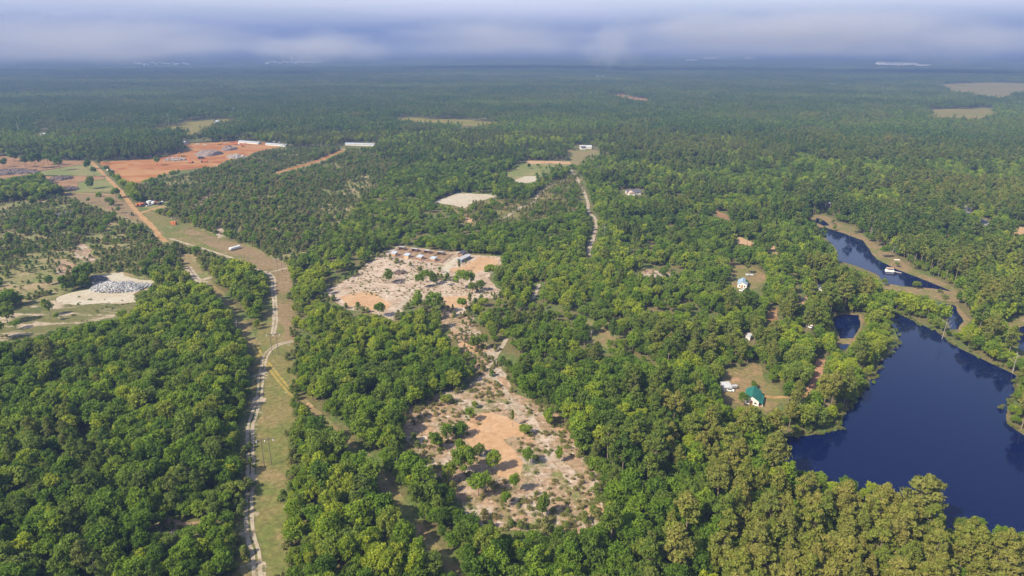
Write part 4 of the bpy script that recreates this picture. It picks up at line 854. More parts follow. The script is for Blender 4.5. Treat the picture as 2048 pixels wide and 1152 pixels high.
M['white_roof'] = seam_mat('white_metal_roof', (0.36, 0.36, 0.37)); M['tan_roof'] = plain('tan_shingles', (0.33, 0.24, 0.19), .9); M['dark_roof'] = plain('dark_shingles', (0.06, 0.06, 0.075), .8)
M['white_wall'] = plain('white_siding', (0.52, 0.48, 0.45), .7, 0, .06); M['tan_wood'] = plain('tan_boards', (0.42, 0.27, 0.17), .85); M['brown_wood'] = plain('brown_wood', (0.20, 0.12, 0.08), .85)
M['glass'] = plain('window_glass', (0.03, 0.035, 0.045), .1, 0, .05); M['door_red'] = plain('reddish_door', (0.28, 0.09, 0.05), .6); M['steel'] = plain('galvanised_steel', (0.35, 0.36, 0.37), .45, .6)
M['white_paint'] = plain('white_paint', (0.62, 0.62, 0.60), .4, 0, .06); M['orange_paint'] = plain('rusty_orange_paint', (0.42, 0.13, 0.045), .6); M['yellow_paint'] = plain('machine_yellow', (0.45, 0.24, 0.03), .5)
M['rubber'] = plain('tyre_rubber', (0.025, 0.025, 0.027), .9); M['dark_paint'] = plain('dark_paint', (0.03, 0.032, 0.04), .35); M['blue_paint'] = plain('grey_blue_paint', (0.13, 0.17, 0.24), .35); M['pole_wood'] = plain('weathered_pole', (0.12, 0.095, 0.075), .9)
M['rubble'] = plain('grey_rubble', (0.30, 0.295, 0.30), .95, 0, .35, .5); M['rubble_dark'] = plain('dark_rubble', (0.13, 0.125, 0.13), .95, 0, .3, .5); M['brush'] = plain('dead_brush', (0.11, 0.085, 0.075), .95, 0, .3, .6); M['red_brush'] = plain('red_brush', (0.22, 0.095, 0.06), .95, 0, .3, .6); M['soil_pile'] = plain('dark_soil', (0.16, 0.12, 0.105), .95, 0, .25, .1)

def gable(name, label, at, rz, Ln, W, wh, rh, wall='white_wall', roof='grey_roof', porch=0, windows=True, group=None, eave=.4):
    t = thing(name, label, 'house' if 'house' in name else 'building', at, rz, group)
    h = W / 2
    w = MB().prism([(-h, -.2), (h, -.2), (h, wh), (0, wh + rh), (-h, wh)], -Ln / 2, Ln / 2).build('wall', wall, t)
    r = MB(); e = eave; s = rh / h
    for sg in (-1, 1):
        r.prism([(0, wh + rh + .05), (0, wh + rh + .22), (sg * (h + e), wh - s * e + .22), (sg * (h + e), wh - s * e + .05)][::sg], -Ln / 2 - e, Ln / 2 + e)
    rf = r.build('roof', roof, t)
    MB().prism([(-.18, wh + rh + .2), (.18, wh + rh + .2), (0, wh + rh + .32)], -Ln / 2 - e, Ln / 2 + e).build('ridge_cap', roof, rf)
    if windows:
        for xe in (-1, 1):
            for yy in (-.27, .27):
                o = MB().box((xe * (Ln / 2 + .03), yy * W, wh * .55), (.08, 1.1, 1.15)).build('window', 'white_paint', t)
                MB().box((xe * (Ln / 2 + .08), yy * W, wh * .55), (.04, .9, .95)).build('pane', 'glass', o)
        d = MB().box((-Ln / 2 - .035, 0, 1.02), (.09, .95, 2.05)).build('door', 'door_red', t)
        MB().box((-Ln / 2 - .1, .35, 1.0), (.06, .06, .14)).build('handle', 'steel', d)
        for sg in (-1, 1):
            for k in (-.25, .25):
                o = MB().box((k * Ln, sg * (h + .03), wh * .55), (1.2, .08, 1.1)).build('window', 'white_paint', t)
                MB().box((k * Ln, sg * (h + .08), wh * .55), (1.0, .04, .9)).build('pane', 'glass', o)
    if porch:
        sg = 1 if porch > 0 else -1; pw = abs(porch)
        MB().prism([(sg * (h + e - .1), wh - s * e - .02), (sg * (h + e - .1), wh - s * e + .12), (sg * (h + pw), wh - .75), (sg * (h + pw), wh - .88)][::sg], -Ln / 2 - .25, Ln / 2 - 2.0).build('porch_roof', roof, t)
        for k in (0, .5, 1): MB().box((-Ln / 2 + (Ln - 2.5) * k, sg * (h + pw - .15), (wh - .88) / 2), (.14, .14, wh - .88)).build('porch_post', 'white_paint', t)
        MB().box((-1.1, sg * (h + pw / 2 + .05), .12), (Ln - 2.2, pw - .1, .26)).build('porch_floor', 'brown_wood', t)
    return t
# green-roofed house: its near gable faces the camera
a = Gz(1504, 794, 4.4); b = Gz(1509.4, 771, 4.4)
rz = heading(a, b); mid = ((a[0] + b[0]) / 2, (a[1] + b[1]) / 2, 0)
gable('house', 'white house with bright green metal roof in the tan yard', mid, rz, math.dist(a, b) - 1.5, 6.2, 2.4, 1.9, 'white_wall', 'green_roof', porch=-1.7, eave=.3)
def shed(name, label, at, rz, sx, sy, h0, h1, wall, roof, open_front=False, group=None):
    """lean-to: front at -y; h0 front height, h1 back height"""
    t = thing(name, label, 'shed', at, rz, group); th = .1
    MB().box((0, sy / 2 - th / 2, h1 / 2), (sx, th, h1)).build('back_wall', wall, t)
    for sg in (-1, 1): MB().prism([(-sy / 2 + th, 0), (sy / 2 - th - .01, 0), (sy / 2 - th - .01, h1 - .03), (-sy / 2 + th, h0 - .03)], sg * (sx / 2 - th / 2) - th / 2, sg * (sx / 2 - th / 2) + th / 2).build('side_wall', wall, t)
    if not open_front: MB().box((0, -sy / 2 + th / 2, h0 / 2), (sx, th, h0)).build('front_wall', wall, t)
    else:
        for k in (-1, 0, 1): MB().box((k * (sx / 2 - .08), -sy / 2 + .08, h0 / 2), (.13, .13, h0)).build('post', 'brown_wood', t)
    s = (h1 - h0) / sy; e = .35
    MB().prism([(-sy / 2 - e, h0 - s * e + .02), (sy / 2 + e, h1 + s * e + .02), (sy / 2 + e, h1 + s * e + .1), (-sy / 2 - e, h0 - s * e + .1)], -sx / 2 - .2, sx / 2 + .2).build('roof', roof, t)
    return t
shed('storage_shed', 'small white metal shed at the left edge of the yard', loc(1452, 779), R(4), 3.8, 4.2, 2.2, 2.7, 'white_wall', 'white_roof')
def wheel(t, x, y, r=.36, w=.26):
    o = MB().tube((x, y - w / 2, r), (x, y + w / 2, r), r, r, 12).build('wheel', 'rubber', t)
    MB().tube((x, y - w / 2 - .02, r), (x, y + w / 2 + .02, r), r * .55, r * .55, 8).build('rim', 'steel', o)
def car(label, at, rz, paint, pickup=False, cat='car'):
    t = thing('pickup_truck' if pickup else 'parked_car', label, 'truck' if pickup else cat, at, rz, None)
    Lc = 5.2 if pickup else 4.6
    MB().prism([(-.9, .35), (.9, .35), (.93, .75), (.86, .98), (-.86, .98), (-.93, .75)], -Lc / 2, Lc / 2).build('body', paint, t)
    x0, x1 = (-.4, 1.3) if pickup else (-1.7, 1.0)
    c = MB(); c.add([(x0, -.8, .98), (x1 + .5, -.8, .98), (x1 + .5, .8, .98), (x0, .8, .98), (x0 + .35, -.68, 1.52), (x1 - .25, -.68, 1.52), (x1 - .25, .68, 1.52), (x0 + .35, .68, 1.52)], [(4, 5, 6, 7), (0, 1, 5, 4), (1, 2, 6, 5), (2, 3, 7, 6), (3, 0, 4, 7)]).build('windows', 'glass', t)
    MB().box(((x0 + x1 + .1) / 2, 0, 1.54), (x1 - x0 - .5, 1.36, .06)).build('roof', paint, t)
    if pickup: MB().box((-Lc / 2 + 1.0, 0, 1.0), (1.7, 1.5, .06)).build('bed', 'dark_paint', t)
    for sx in (-1, 1):
        for sy in (-1, 1): wheel(t, sx * Lc * .3, sy * .82)
    for sy in (-.6, .6): MB().box((Lc / 2 + .01, sy, .72), (.05, .3, .16)).build('headlight', 'white_paint', t)
    return t
car('white pickup truck parked in front of the small white shed', loc(1456, 782), R(-8), 'white_paint', True)
def trailer(name, label, at, rz, Lt, W, H, paint, cat='trailer', wheels=2):
    t = thing(name, label, cat, at, rz)
    MB().box((0, 0, .55 + H / 2), (Lt, W, H)).build('body', paint, t)
    MB().box((0, 0, .59 + H), (Lt + .1, W + .1, .08)).build('roof', 'white_roof' if paint != 'dark_paint' else 'dark_roof', t)
    MB().tube((Lt / 2, 0, .5), (Lt / 2 + 1.1, 0, .5), .07, .07, 6).build('hitch', 'steel', t)
    MB().box((0, -W / 2 - .02, .55 + H * .5), (.8, .05, H * .8)).build('door', 'steel', t)
    for k in range(wheels):
        for sy in (-1, 1): wheel(t, -.4 + k * .85, sy * (W / 2 - .1), .36)
    return t
trailer('utility_trailer', 'small dark grey trailer right of the white shed', loc(1468.5, 777), R(10), 2.4, 1.6, 1.0, 'steel', wheels=1)
# blue-roofed house
a = Gz(1484.5, 566, 4.5); b = Gz(1488, 552, 4.5)
gable('house', 'white house with blue-grey metal roof in the grassy yard', ((a[0] + b[0]) / 2, (a[1] + b[1]) / 2, 0), heading(a, b), 9.5, 5.8, 2.5, 1.7, 'white_wall', 'blue_roof', eave=.3)
trailer('boat_trailer', 'low white trailer behind the blue-roofed house', loc(1498.5, 551.5), R(-4), 5.0, 1.6, .6, 'white_paint')
car('white car parked below the blue-roofed house', loc(1486, 583), R(-20), 'white_paint')
gable('house', 'little white house half hidden by trees near the small pond', loc(1637.5, 585), R(75), 7, 5.5, 2.6, 1.6, 'white_wall', 'white_roof')
car('dark car on a sandy spot among the right-hand trees', loc(1605, 600), R(-20), 'dark_paint')
car('white car at the end of the red dirt drive', loc(1621.5, 656), R(-35), 'white_paint')
car('grey-blue car beside the small pond drive', loc(1631, 660), R(-35), 'blue_paint')
trailer('camper', 'white camper trailer hidden behind the right-hand pines', loc(1497, 679), R(60), 5.2, 2.3, 2.0, 'white_wall')
# grey house in the upper woods
hs = gable('house', 'grey-roofed house with tan garage roof in the upper middle woods', loc(1266, 388), R(6), 15, 9, 2.6, 2.2, 'concrete', 'dark_roof')
MB().prism([(-9.5, -.2), (-4.4, -.2), (-4.4, 2.8), (-9.5, 2.8)], -6.5, -.5).build('garage_wing', 'white_wall', hs)
MB().add([(-7, -10, 2.8), (0, -10, 2.8), (0, -4, 2.8), (-7, -4, 2.8), (-3.5, -10, 4.6), (-3.5, -2, 4.6)], [(0, 4, 5, 3), (1, 2, 5, 4), (0, 1, 4)]).build('garage_roof', 'tan_roof', hs)
for pxy, rz, Ln, W, wall, roof, lb in (((1171, 297), 0, 18, 9, 'white_wall', 'white_roof', 'white farmhouse above the brown bare field'), ((1166, 299), .2, 7, 5, 'white_wall', 'dark_roof', 'small outbuilding left of the white farmhouse'),
    ((1057, 293), .1, 12, 8, 'tan_wood', 'white_roof', 'low pale-roofed building left of the farmhouse'), ((1041, 252), .1, 22, 10, 'white_wall', 'white_roof', 'long white building right of the thin hay field'), ((1018, 254), .4, 10, 8, 'white_wall', 'grey_roof', 'small grey-roofed building at the right end of the hay field'),
    ((830, 288), 0, 9, 7, 'tan_wood', 'tan_roof', 'small reddish building in the upper middle woods'), ((1650, 412), .3, 9, 7, 'white_wall', 'white_roof', 'small pale house in the woods above the upper lake'), ((2035, 428), .1, 14, 8, 'white_wall', 'grey_roof', 'white house near the right edge by the paved road'),
    ((552, 284), .05, 13, 8, 'white_wall', 'white_roof', 'white house behind the clay site, left of three'), ((566, 285), .05, 13, 8, 'white_wall', 'grey_roof', 'white house behind the clay site, middle of three'), ((582, 287), .05, 13, 8, 'white_wall', 'white_roof', 'white house behind the clay site, right of three'),
    ((142, 256), .1, 12, 9, 'white_wall', 'white_roof', 'white house in the upper left woods'), ((90, 272), .1, 10, 8, 'white_wall', 'white_roof', 'tiny white house by the thin green field'), ((436, 246), .1, 12, 8, 'white_wall', 'grey_roof', 'white house at the edge of the upper left hay field'), ((308, 228), .1, 14, 8, 'tan_wood', 'tan_roof', 'reddish roof in the upper left woods')):
    gable('house', lb, loc(*pxy), rz, Ln, W, 3.0, 1.8, wall, roof, windows=False)
def long_shed(label, p0, p1, W, h, wall='concrete', roof='grey_roof'):
    a, b = G(*p0), G(*p1); gable('warehouse', label, ((a[0] + b[0]) / 2, (a[1] + b[1]) / 2, float(height(*a))), heading(a, b), math.dist(a, b), W, h, W * .12, wall, roof, windows=False)
long_shed('long white warehouse in the middle distance beside the haul road', (692, 290), (750, 292), 8, 2.6)
long_shed('long white shed along the top of the clay site', (480, 285), (520, 288.5), 7, 2.4)
long_shed('white shed at the top right of the clay site', (534, 290), (574, 293), 7, 2.4)
long_shed('short white shed at the top left of the clay site', (361, 287), (373, 288), 8, 3.5)
# far off warehouses
def warehouse(label, px, py, w, d, h):
    x, y = G(px, py); t = thing('warehouse', label, 'building', (x, y, float(height(x, y)) + 4), 0)
    MB().box((0, 0, h / 2), (w, d, h)).build('wall', 'white_wall', t); MB().box((0, 0, h + .6), (w + 3, d + 3, 1.2)).build('roof', 'white_roof', t)
    for k in range(5): MB().box(((k - 2) * w * .17, -d / 2 - .4, h * .3), (w * .05, .8, h * .6)).build('dock_door', 'steel', t)
warehouse('huge white warehouse on the far right horizon', 1792, 132, 240, 130, 17); warehouse('low white building left of the huge far warehouse', 1765, 130, 60, 90, 16); warehouse('low white building right of the huge far warehouse', 1845, 134, 90, 60, 12)
warehouse('long white plant on the far horizon, left of centre pair', 1424, 119, 150, 100, 13); warehouse('white plant on the far horizon, right of centre pair', 1497, 119, 70, 80, 15); warehouse('thin white building before the far plants', 1384, 122, 110, 50, 9)
warehouse('pale far building at the right of the middle horizon', 1207, 158, 70, 40, 9); warehouse('pale far buildings under the left haze', 118, 113, 90, 50, 12)
for cx0, cx1, cyy, n, nm in ((268, 380, 131, 18, 'left'), (530, 642, 128, 22, 'right')):
    for k in range(n):
        fx = cx0 + (cx1 - cx0) * (k + .5) / n + random.uniform(-2, 2); fy = cyy + random.uniform(-2.2, 2.2)
        gx, gy = G(fx, fy); gz = float(height(gx, gy)) + 9
        t = thing('house', '%s pale house from the left in the %s far town' % (['first', 'second', 'third', 'fourth', 'fifth', 'sixth', 'seventh', 'eighth', 'ninth', 'tenth', 'eleventh', 'twelfth', 'thirteenth', 'fourteenth', 'fifteenth', 'sixteenth', 'seventeenth', 'eighteenth', 'nineteenth', 'twentieth', 'twenty-first', 'twenty-second'][k], nm), 'house', (gx, gy, gz), random.uniform(-.4, .4), 'houses of the far towns')
        wl = random.uniform(11, 20); MB().prism([(-5, -8), (5, -8), (5, 6), (0, 10), (-5, 6)], -wl / 2, wl / 2).build('wall', 'white_wall', t)
        MB().prism([(0, 10.2), (0, 10.8), (5.8, 6.1), (5.8, 5.5)], -wl / 2 - .6, wl / 2 + .6).build('roof', 'grey_roof', t); MB().prism([(0, 10.2), (-5.8, 5.5), (-5.8, 6.1), (0, 10.8)], -wl / 2 - .6, wl / 2 + .6).build('roof', 'grey_roof', t)
def water_tower(label, px, py, h):
    x, y = G(px, py); t = thing('water_tower', label, 'water tower', (x, y, float(height(x, y)) + 4))
    MB().lathe([(0, 4.5), (3, 3.2), (h - 14, 2.8), (h - 11, 4)], False, 14).build('stem', 'white_paint', t); MB().lathe([(h - 12, 4), (h - 9, 8), (h - 5, 9.5), (h - 1.5, 7), (h, 2)], False, 18).build('tank', 'white_paint', t)
water_tower('white water tower above the right far town', 585, 128, 52); water_tower('faint pale water tower near the left horizon', 247, 104, 50); water_tower('faint white water tower on the middle horizon', 777, 104, 44)
def mast(label, px, py, h, r=.35, arms=True):
    x, y = G(px, py); t = thing('utility_mast', label, 'mast', (x, y, float(height(x, y))))
    MB().tube((0, 0, 0), (0, 0, h), r, r * .6, 8).build('pole', 'steel', t)
    if arms:
        for z in (.95, .88): MB().box((0, 0, h * z), (h * .12, .3, .3)).build('crossarm', 'steel', t)
mast('tall pale mast in the far left woods', 41, 277, 27, .5, False); mast('pale mast in the upper middle-left woods', 572, 219, 22, .5, False); mast('steel power mast left on the upper left field', 339, 254, 26); mast('steel power mast right on the upper left field', 469, 240, 26)

# livestock pens
PA, PB, PC, PD = [np.array(a) for a in PEN]    # back left, back right, front right, front left
ux = (PC - PD) / np.linalg.norm(PC - PD); rzp = math.atan2(ux[1], ux[0])
ORD = ['leftmost', 'second from left', 'third from left', 'rightmost']
for k, (qx_, qy_) in enumerate(((788.7, 512.6), (814.5, 516.6), (840.3, 519.8), (866.9, 523.2))):
    shed('animal_shed', 'tan shed with grey roof, %s in the front pen row' % ORD[k], loc(qx_, qy_ - 1.2), rzp, 4.0, 3.6, 2.3, 2.9, 'tan_wood', 'grey_roof', False, 'animal sheds in the pens')
for k, (qx_, qy_) in enumerate(((804.9, 500.6), (830.7, 504.0), (855.1, 507.5), (881.7, 510.5))):
    shed('animal_shed', 'open-fronted shed with pale roof, %s in the back pen row' % ORD[k], loc(qx_, qy_ - 1.0), rzp, 4.4, 3.2, 2.6, 2.2, 'tan_wood', 'white_roof', True, 'animal sheds in the pens')
fence = thing('pen_fence', 'brown post and rail fence around and between the livestock pens', 'fence', (PD[0], PD[1], 0))
def run(a, b):
    a = np.array(a) - PD; b = np.array(b) - PD; n = max(2, int(np.linalg.norm(b - a) / 3)); rzf = math.atan2(*(b - a)[::-1])
    for i in range(n + 1):
        p = a + (b - a) * i / n; MB().box((p[0], p[1], .7), (.16, .16, 1.5), rzf).build('post', 'brown_wood', fence)
    for i in range(n):
        p = a + (b - a) * (i + .5) / n
        for z in (.45, .85, 1.25): MB().box((p[0], p[1], z), (np.linalg.norm(b - a) / n - .02, .06, .14), rzf).build('rail', 'brown_wood', fence)
run(PA, PB); run(PB, PC); run(PC, PD); run(PD, PA)
for k in (.27, .5, .74): run(PD + (PC - PD) * k, PA + (PB - PA) * k)
a, b = G(920.5, 515), G(928, 509); bld = gable('barn', 'dark-roofed open barn right of the pens', ((a[0] + b[0]) / 2, (a[1] + b[1]) / 2, 0), heading(a, b), 8, 4, 2.6, 1.0, 'brown_wood', 'dark_roof', windows=False)
a, b = G(921, 524), G(935, 517); gable('mobile_home', 'long blue-grey mobile home in front of the dark barn', ((a[0] + b[0]) / 2, (a[1] + b[1]) / 2, 0), heading(a, b), 12.5, 3.8, 2.5, .6, 'blue_paint', 'white_roof', windows=False)

# power poles
def h_frame(label, pa, pb, h):
    a, b = G(*pa), G(*pb); t = thing('power_pole', label, 'power pole', ((a[0] + b[0]) / 2, (a[1] + b[1]) / 2, 0), heading(a, b), 'H-frame power poles along the cut'); s = math.dist(a, b) / 2
    for sg in (-1, 1): MB().tube((sg * s, 0, -.4), (sg * s, 0, h), .16, .10, 8).build('pole', 'pole_wood', t)
    MB().box((0, .25, h - 1.1), (s * 2 + 4.2, .18, .26)).build('crossarm', 'pole_wood', t)
    for sg in (-1, 1): MB().tube((sg * s * .95, 0, h - 3.6), (-sg * s * .95, 0, h - 1.4), .06, .06, 5).build('brace', 'pole_wood', t)
    for k in (-1, 0, 1): MB().lathe([(h - 2.3, .09), (h - 2.1, .16), (h - 1.4, .16), (h - 1.25, .06)], False, 8).shift((k * (s + 1.7), .25, 0)).build('insulator', 'white_paint', t)
h_frame('nearest H-frame wooden power pole in the lower cut', (529, 933), (543.5, 931), 12.5); h_frame('H-frame wooden power pole beside the pale track branch', (545, 710), (557, 709), 12.5); h_frame('far H-frame power pole on the dry grass bend', (350, 461), (357, 461.5), 12.5); h_frame('H-frame power pole at the bend of the cut', (556, 546), (565, 545), 12)
# white tank, orange box, vehicles
a, b = G(460.5, 502), G(480, 496.5); t = thing('storage_tank', 'long white cylindrical tank lying on the dry grass strip', 'tank', ((a[0] + b[0]) / 2, (a[1] + b[1]) / 2, 0), heading(a, b)); lt = math.dist(a, b) / 2
MB().lathe([(-lt - .7, .15), (-lt - .5, .75), (-lt, 1.12), (lt, 1.12), (lt + .5, .75), (lt + .7, .15)], True, 18).shift((0, 0, 1.6)).build('shell', 'white_paint', t)
for k in (-.6, .6): MB().box((k * lt, 0, .32), (.45, 1.9, .64)).build('saddle', 'concrete', t)
MB().tube((0, 0, 2.65), (0, 0, 3.0), .35, .35, 10).build('valve_cover', 'steel', t)
t = thing('shipping_container', 'small orange metal box behind the far power pole', 'container', loc(348, 449), R(-8)); MB().box((0, 0, 1.45), (4.6, 2.4, 2.6)).build('body', 'orange_paint', t)
for k in range(6): MB().box((-1.9 + k * .76, -1.23, 1.45), (.12, .06, 2.4)).build('rib', 'orange_paint', t)
MB().box((0, 0, .08), (4.4, 2.2, .16)).build('skid', 'steel', t)
def truck(label, px, py, rz, body, cab, Lb=5.2, H=1.9, cat='truck'):
    t = thing('dump_truck', label, cat, loc(px, py), rz)
    MB().box((-1.0, 0, .95), (Lb + 2.2, 1.0, .3)).build('chassis', 'dark_paint', t)
    MB().add([(-Lb / 2 - 1, -1.15, 1.15), (Lb / 2 - 1, -1.15, 1.15), (Lb / 2 - 1, 1.15, 1.15), (-Lb / 2 - 1, 1.15, 1.15), (-Lb / 2 - 1.3, -1.25, 1.15 + H), (Lb / 2 - 1, -1.25, 1.15 + H), (Lb / 2 - 1, 1.25, 1.15 + H), (-Lb / 2 - 1.3, 1.25, 1.15 + H)], [(3, 2, 1, 0), (4, 5, 6, 7), (0, 1, 5, 4), (1, 2, 6, 5), (2, 3, 7, 6), (3, 0, 4, 7)]).build('bed', body, t)
    c = MB().prism([(-1.1, 1.0), (1.1, 1.0), (1.1, 2.6), (.95, 2.8), (-.95, 2.8), (-1.1, 2.6)], Lb / 2 - .8, Lb / 2 + 1.0).build('cab', cab, t); MB().box((Lb / 2 + 1.02, 0, 2.15), (.06, 1.9, .75)).build('windscreen', 'glass', c)
    for x in (-Lb / 2, -Lb / 2 + 1.2, Lb / 2 + .3):
        for sy in (-1, 1): wheel(t, x, sy * 1.05, .5, .35)
truck('rusty orange dump truck at the left of the machine yard', 280, 412, R(60), 'orange_paint', 'orange_paint'); truck('second rusty orange dump truck in the machine yard', 286.6, 412, R(60), 'orange_paint', 'dark_paint')
car('dark pickup in the machine yard beside the orange trucks', loc(292.5, 412), R(65), 'dark_paint', True); car('white pickup in the machine yard next to the dark one', loc(297.5, 412), R(65), 'white_paint', True)
truck('white box truck at the back of the machine yard', 300, 408, R(80), 'white_paint', 'white_paint', 4.5, 2.3); truck('white truck in the middle of the machine yard', 307, 409, R(100), 'white_paint', 'blue_paint', 4, 1.8); truck('white-cabbed dark truck at the right of the machine yard', 322, 409, R(75), 'dark_paint', 'white_paint', 4.5, 1.4)
def excavator(label, px, py, rz, paint, k=1.0):
    t = thing('excavator', label, 'excavator', loc(px, py), rz); t.scale = (k, k, k)
    for sy in (-1, 1): MB().prism([(-.3, 0), (.3, 0), (.3, .85), (-.3, .85)], -2.0, 2.0).shift((0, sy * 1.2, 0)).build('track', 'rubber', t)
    MB().box((-.5, 0, 1.5), (3.6, 2.5, 1.1)).build('body', paint, t); c = MB().box((.6, .7, 2.4), (1.5, 1.0, 1.5), 0, .9).build('cab', paint, t); MB().box((1.37, .7, 2.5), (.05, .8, .9)).build('windscreen', 'glass', c)
    MB().tube((1.0, -.2, 1.8), (3.6, -.2, 4.6), .35, .28, 6).build('boom', paint, t); MB().tube((3.6, -.2, 4.6), (5.8, -.2, 2.2), .26, .2, 6).build('arm', paint, t); MB().box((5.8, -.2, 1.6), (1.0, 1.1, 1.0), 0, .6).build('bucket', 'steel', t)
excavator('yellow excavator by the pale heap on the clay site', 366, 313, R(200), 'yellow_paint', 1.3); excavator('orange excavator on the lower clay site', 382, 326, R(160), 'orange_paint', 1.3); excavator('orange excavator at the back of the clay site', 486, 293, R(20), 'orange_paint', 1.2); excavator('orange digger in the machine yard', 315, 408, R(170), 'orange_paint', .8); excavator('yellow excavator near the top of the clay site', 440, 289, R(10), 'yellow_paint', 1.2)
truck('dark dump truck in the middle of the clay site', 403, 318, R(10), 'dark_paint', 'dark_paint', 6, 2.2); truck('orange dump truck right of the lower excavator', 409, 325, R(190), 'orange_paint', 'dark_paint', 6, 2.0); truck('orange dump truck at the back of the clay site', 474, 290, R(5), 'orange_paint', 'white_paint', 6, 2.0)
trailer('job_trailer', 'white site trailer at the lower left of the clay site', loc(220, 343), R(-20), 7, 2.5, 2.2, 'white_wall')
for px_, py_, lb in ((395, 289, 'white pickup left at the top of the clay site'), (410, 290, 'white pickup right at the top of the clay site')): car(lb, loc(px_, py_), R(5), 'white_paint', True)

# heaps
def heap(name, label, cat, px, py, rx, ry, h, mat, chunk_mat, n, cs, seed, long=1.0):
    rg = np.random.default_rng(seed); t = thing(name, label, cat, loc(px, py)); na_, nr_ = 28, 7; v = []; f = []
    hh = lambda x, y: h * max(0, 1 - (x / rx) ** 2 - (y / ry) ** 2) ** .7 * (.55 + .9 * float(fbm(np.array(x / rx * 3 + seed), np.array(y / ry * 3), seed, 3)))
    for i in range(nr_):
        for j in range(na_):
            a = 2 * math.pi * j / na_; k = 1 - i / (nr_ - .5); k *= 1 + .12 * math.sin(3 * a + seed); x, y = rx * k * math.cos(a) * .93, ry * k * math.sin(a) * .93; v.append((x, y, hh(x, y) if i else -.1))
    v.append((0, 0, hh(0, 0)))
    for i in range(nr_ - 1): f += [(i * na_ + j, i * na_ + (j + 1) % na_, (i + 1) * na_ + (j + 1) % na_, (i + 1) * na_ + j) for j in range(na_)]
    f += [((nr_ - 1) * na_ + j, (nr_ - 1) * na_ + (j + 1) % na_, len(v) - 1) for j in range(na_)]
    MB().add(v, f).build('mound', mat, t)
    if n:
        mb = MB()
        for _ in range(n):
            a = rg.uniform(0, 6.28); k = math.sqrt(rg.uniform(0, 1)); x, y = rx * k * math.cos(a), ry * k * math.sin(a); s = cs * rg.uniform(.4, 1.3)
            q = MB().box((0, 0, 0), (s * long * rg.uniform(.8, 1.6), s * rg.uniform(.5, 1), s * rg.uniform(.25, .6)), 0, rg.uniform(.7, 1))
            mt = Matrix.Rotation(rg.uniform(0, 6.28), 4, 'Z') @ Matrix.Rotation(rg.normal() * .5, 4, 'X') @ Matrix.Rotation(rg.normal() * .5, 4, 'Y')
            mb.add([mt @ Vector(p) + Vector((x, y, hh(x, y) + s * .15)) for p in q.v], q.f)
        tag(mb.build('loose_pieces', chunk_mat, t), None, None, None, 'stuff')
heap('rubble_heap', 'big heap of pale grey broken concrete on the left sand', 'heap', 236, 577, 17.5, 9, 3.6, 'rubble', 'rubble', 1500, .95, 3)
heap('rubble_heap', 'low grey tail of rubble right of the big heap', 'heap', 285, 572, 7, 4, 1.5, 'rubble_dark', 'rubble', 120, 1.0, 4); heap('rubble_heap', 'dark grey rubble behind the left of the big heap', 'heap', 195, 560, 6, 5, 2.5, 'rubble_dark', 'rubble_dark', 120, 1.1, 5)
BR = 'brush_heap'
heap(BR, 'dark brush heap below the small green meadow', 'heap', 122, 358, 13, 12, 3, 'brush', 'brush', 200, .8, 6, 3); heap(BR, 'dark brush heap left above the straight orange road', 'heap', 132, 380, 12, 14, 3, 'brush', 'brush', 200, .8, 7, 3); heap(BR, 'long dark brush heap at the far left edge', 'heap', 25, 345, 32, 22, 3, 'brush', 'brush', 350, .9, 8, 3)
heap(BR, 'grey heap in the scrub left of the dirt road', 'heap', 137, 428, 12, 14, 2.5, 'rubble_dark', 'brush', 150, .8, 9, 3); heap(BR, 'reddish brush heap on the pen clearing', 'heap', 800, 546, 4.5, 3.5, 1.2, 'red_brush', 'brush', 150, .6, 10, 4); heap(BR, 'grey ash and brush heap beside the lone tree', 'heap', 797, 565, 3.6, 3.2, .8, 'rubble_dark', 'brush', 90, .6, 11, 3)
heap('soil_heap', 'dark grey soil heap in the middle of the clay site', 'heap', 417, 309, 21, 22, 6, 'soil_pile', 'brush', 0, 1, 12); heap('soil_heap', 'grey soil heap at the back of the clay site', 'heap', 458, 299, 12, 16, 5, 'soil_pile', 'brush', 60, 1.0, 13); heap('boulder_heap', 'heap of pale boulders at the lower edge of the clay site', 'heap', 474, 315, 15, 12, 3, 'orange', 'rubble', 160, 1.8, 14); heap('boulder_heap', 'pale rubble row above the excavators on the clay site', 'heap', 350, 320, 16, 10, 2.5, 'tan_clay', 'rubble', 120, 1.6, 15)
# pontoon and boat
t = thing('pontoon_boat', 'white pontoon boat with tan roof moored on the upper lake', 'boat', loc(1779, 543), R(-14))
for sy in (-1, 1): MB().lathe([(-3.0, .08), (-2.7, .36), (2.5, .36), (3.1, .08)], True, 10).shift((0, sy * .95, .25)).build('pontoon', 'white_paint', t)
MB().box((0, 0, .66), (5.8, 2.6, .12)).build('deck', 'white_paint', t); MB().box((0, 0, 2.55), (4.6, 2.6, .14)).build('roof', 'tan_wood', t)
for sx in (-1, 1):
    for sy in (-1, 1): MB().tube((sx * 2.1, sy * 1.15, .7), (sx * 2.1, sy * 1.15, 2.5), .06, .06, 6).build('post', 'white_paint', t)
for sy in (-1, 1): MB().box((0, sy * 1.25, 1.1), (5.2, .06, .7)).build('side_rail', 'white_paint', t)
a, b = G(1788, 544), G(1803, 547.5); t = thing('gangway', 'thin pale gangway from the pontoon boat to the bank', 'dock', ((a[0] + b[0]) / 2, (a[1] + b[1]) / 2, 0), heading(a, b)); n = int(math.dist(a, b) / .5)
for i in range(n): MB().box((-math.dist(a, b) / 2 + (i + .5) * .5, 0, .5), (.46, 1.1, .07)).build('plank', 'concrete', t)
for sy in (-.45, .45): MB().box((0, sy, .4), (math.dist(a, b), .1, .12)).build('beam', 'brown_wood', t)
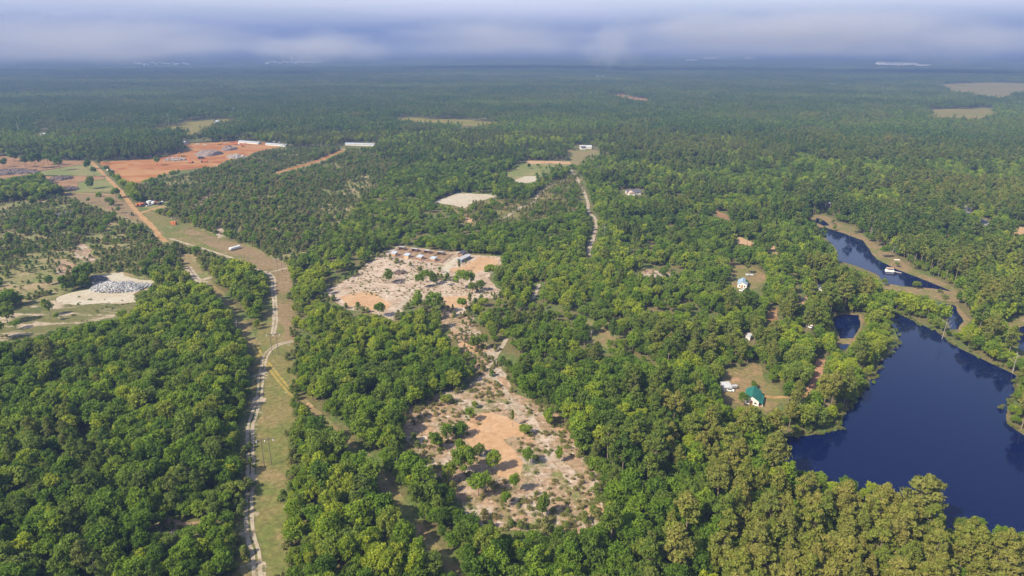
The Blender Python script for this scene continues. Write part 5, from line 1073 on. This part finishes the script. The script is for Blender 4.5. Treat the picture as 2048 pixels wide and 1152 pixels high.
t = thing('rowboat', 'small white boat pulled up on the upper lake bank', 'boat', loc(1794, 521), R(-20)); MB().add([(-2, -.7, .55), (1.2, -.75, .6), (2.3, 0, .75), (1.2, .75, .6), (-2, .7, .55), (-1.8, -.35, .05), (1.2, -.35, .05), (1.7, 0, .15), (1.2, .35, .05), (-1.8, .35, .05)], [(0, 5, 6, 1), (1, 6, 7, 2), (2, 7, 8, 3), (3, 8, 9, 4), (4, 9, 5, 0), (5, 9, 8, 7, 6)]).build('hull', 'white_paint', t)
for k in (-1, .2): MB().box((k, 0, .45), (.25, 1.2, .05)).build('thwart', 'tan_wood', t)
# dead trees
def dead_tree(label, px, py, h, seed):
    rg = np.random.default_rng(seed); t = thing('dead_tree', label, 'tree', loc(px, py), 0, 'bare dead trees')
    bx_, by_ = rg.normal(size=2) * .4
    MB().tube((0, 0, -.3), (bx_ * .6, by_ * .6, h * .55), .17, .11, 7).tube((bx_ * .6, by_ * .6, h * .55), (bx_, by_, h), .11, .03, 6).build('trunk', 'deadwood', t)
    for i in range(11):
        u = rg.uniform(.32, .95); a = rg.uniform(0, 6.28); k = (1.15 - u) * h * rg.uniform(.22, .42); p = Vector((bx_ * u, by_ * u, h * u)); q = p + Vector((math.cos(a) * k, math.sin(a) * k, k * rg.uniform(.35, .9)))
        mb = MB().tube(p, q, .06, .025, 5)
        for _ in range(3):
            m_ = p.lerp(q, rg.uniform(.4, .9)); a2 = a + rg.uniform(-.9, .9); mb.tube(m_, m_ + Vector((math.cos(a2), math.sin(a2), rg.uniform(.3, 1))) * k * .4, .03, .012, 4)
        mb.build('branch', 'deadwood', t)
for i, (px_, py_, h_, lb) in enumerate(((1208, 482, 15, 'pale dead tree beside the long sand trail'), (1740, 480, 11, 'bare white trunk on the upper lake bank'), (1784, 512, 9, 'bare grey tree on the upper lake bank'), (1884, 678, 13, 'white dead tree between main lake and inlet'),
    (2025, 745, 11, 'leaning pale snag on the far lake shore'), (1527, 1130, 15, 'white dead tree in the near right pine woods'), (2003, 1150, 14, 'white dead tree at the bottom right corner'), (1397, 700, 11, 'bare pale tree among the right-hand woods'), (1180, 690, 9, 'grey bare tree on the brown open ground'), (475, 668, 9, 'bare grey tree at the top of the left woods'))): dead_tree(lb, px_, py_, h_, 500 + i)
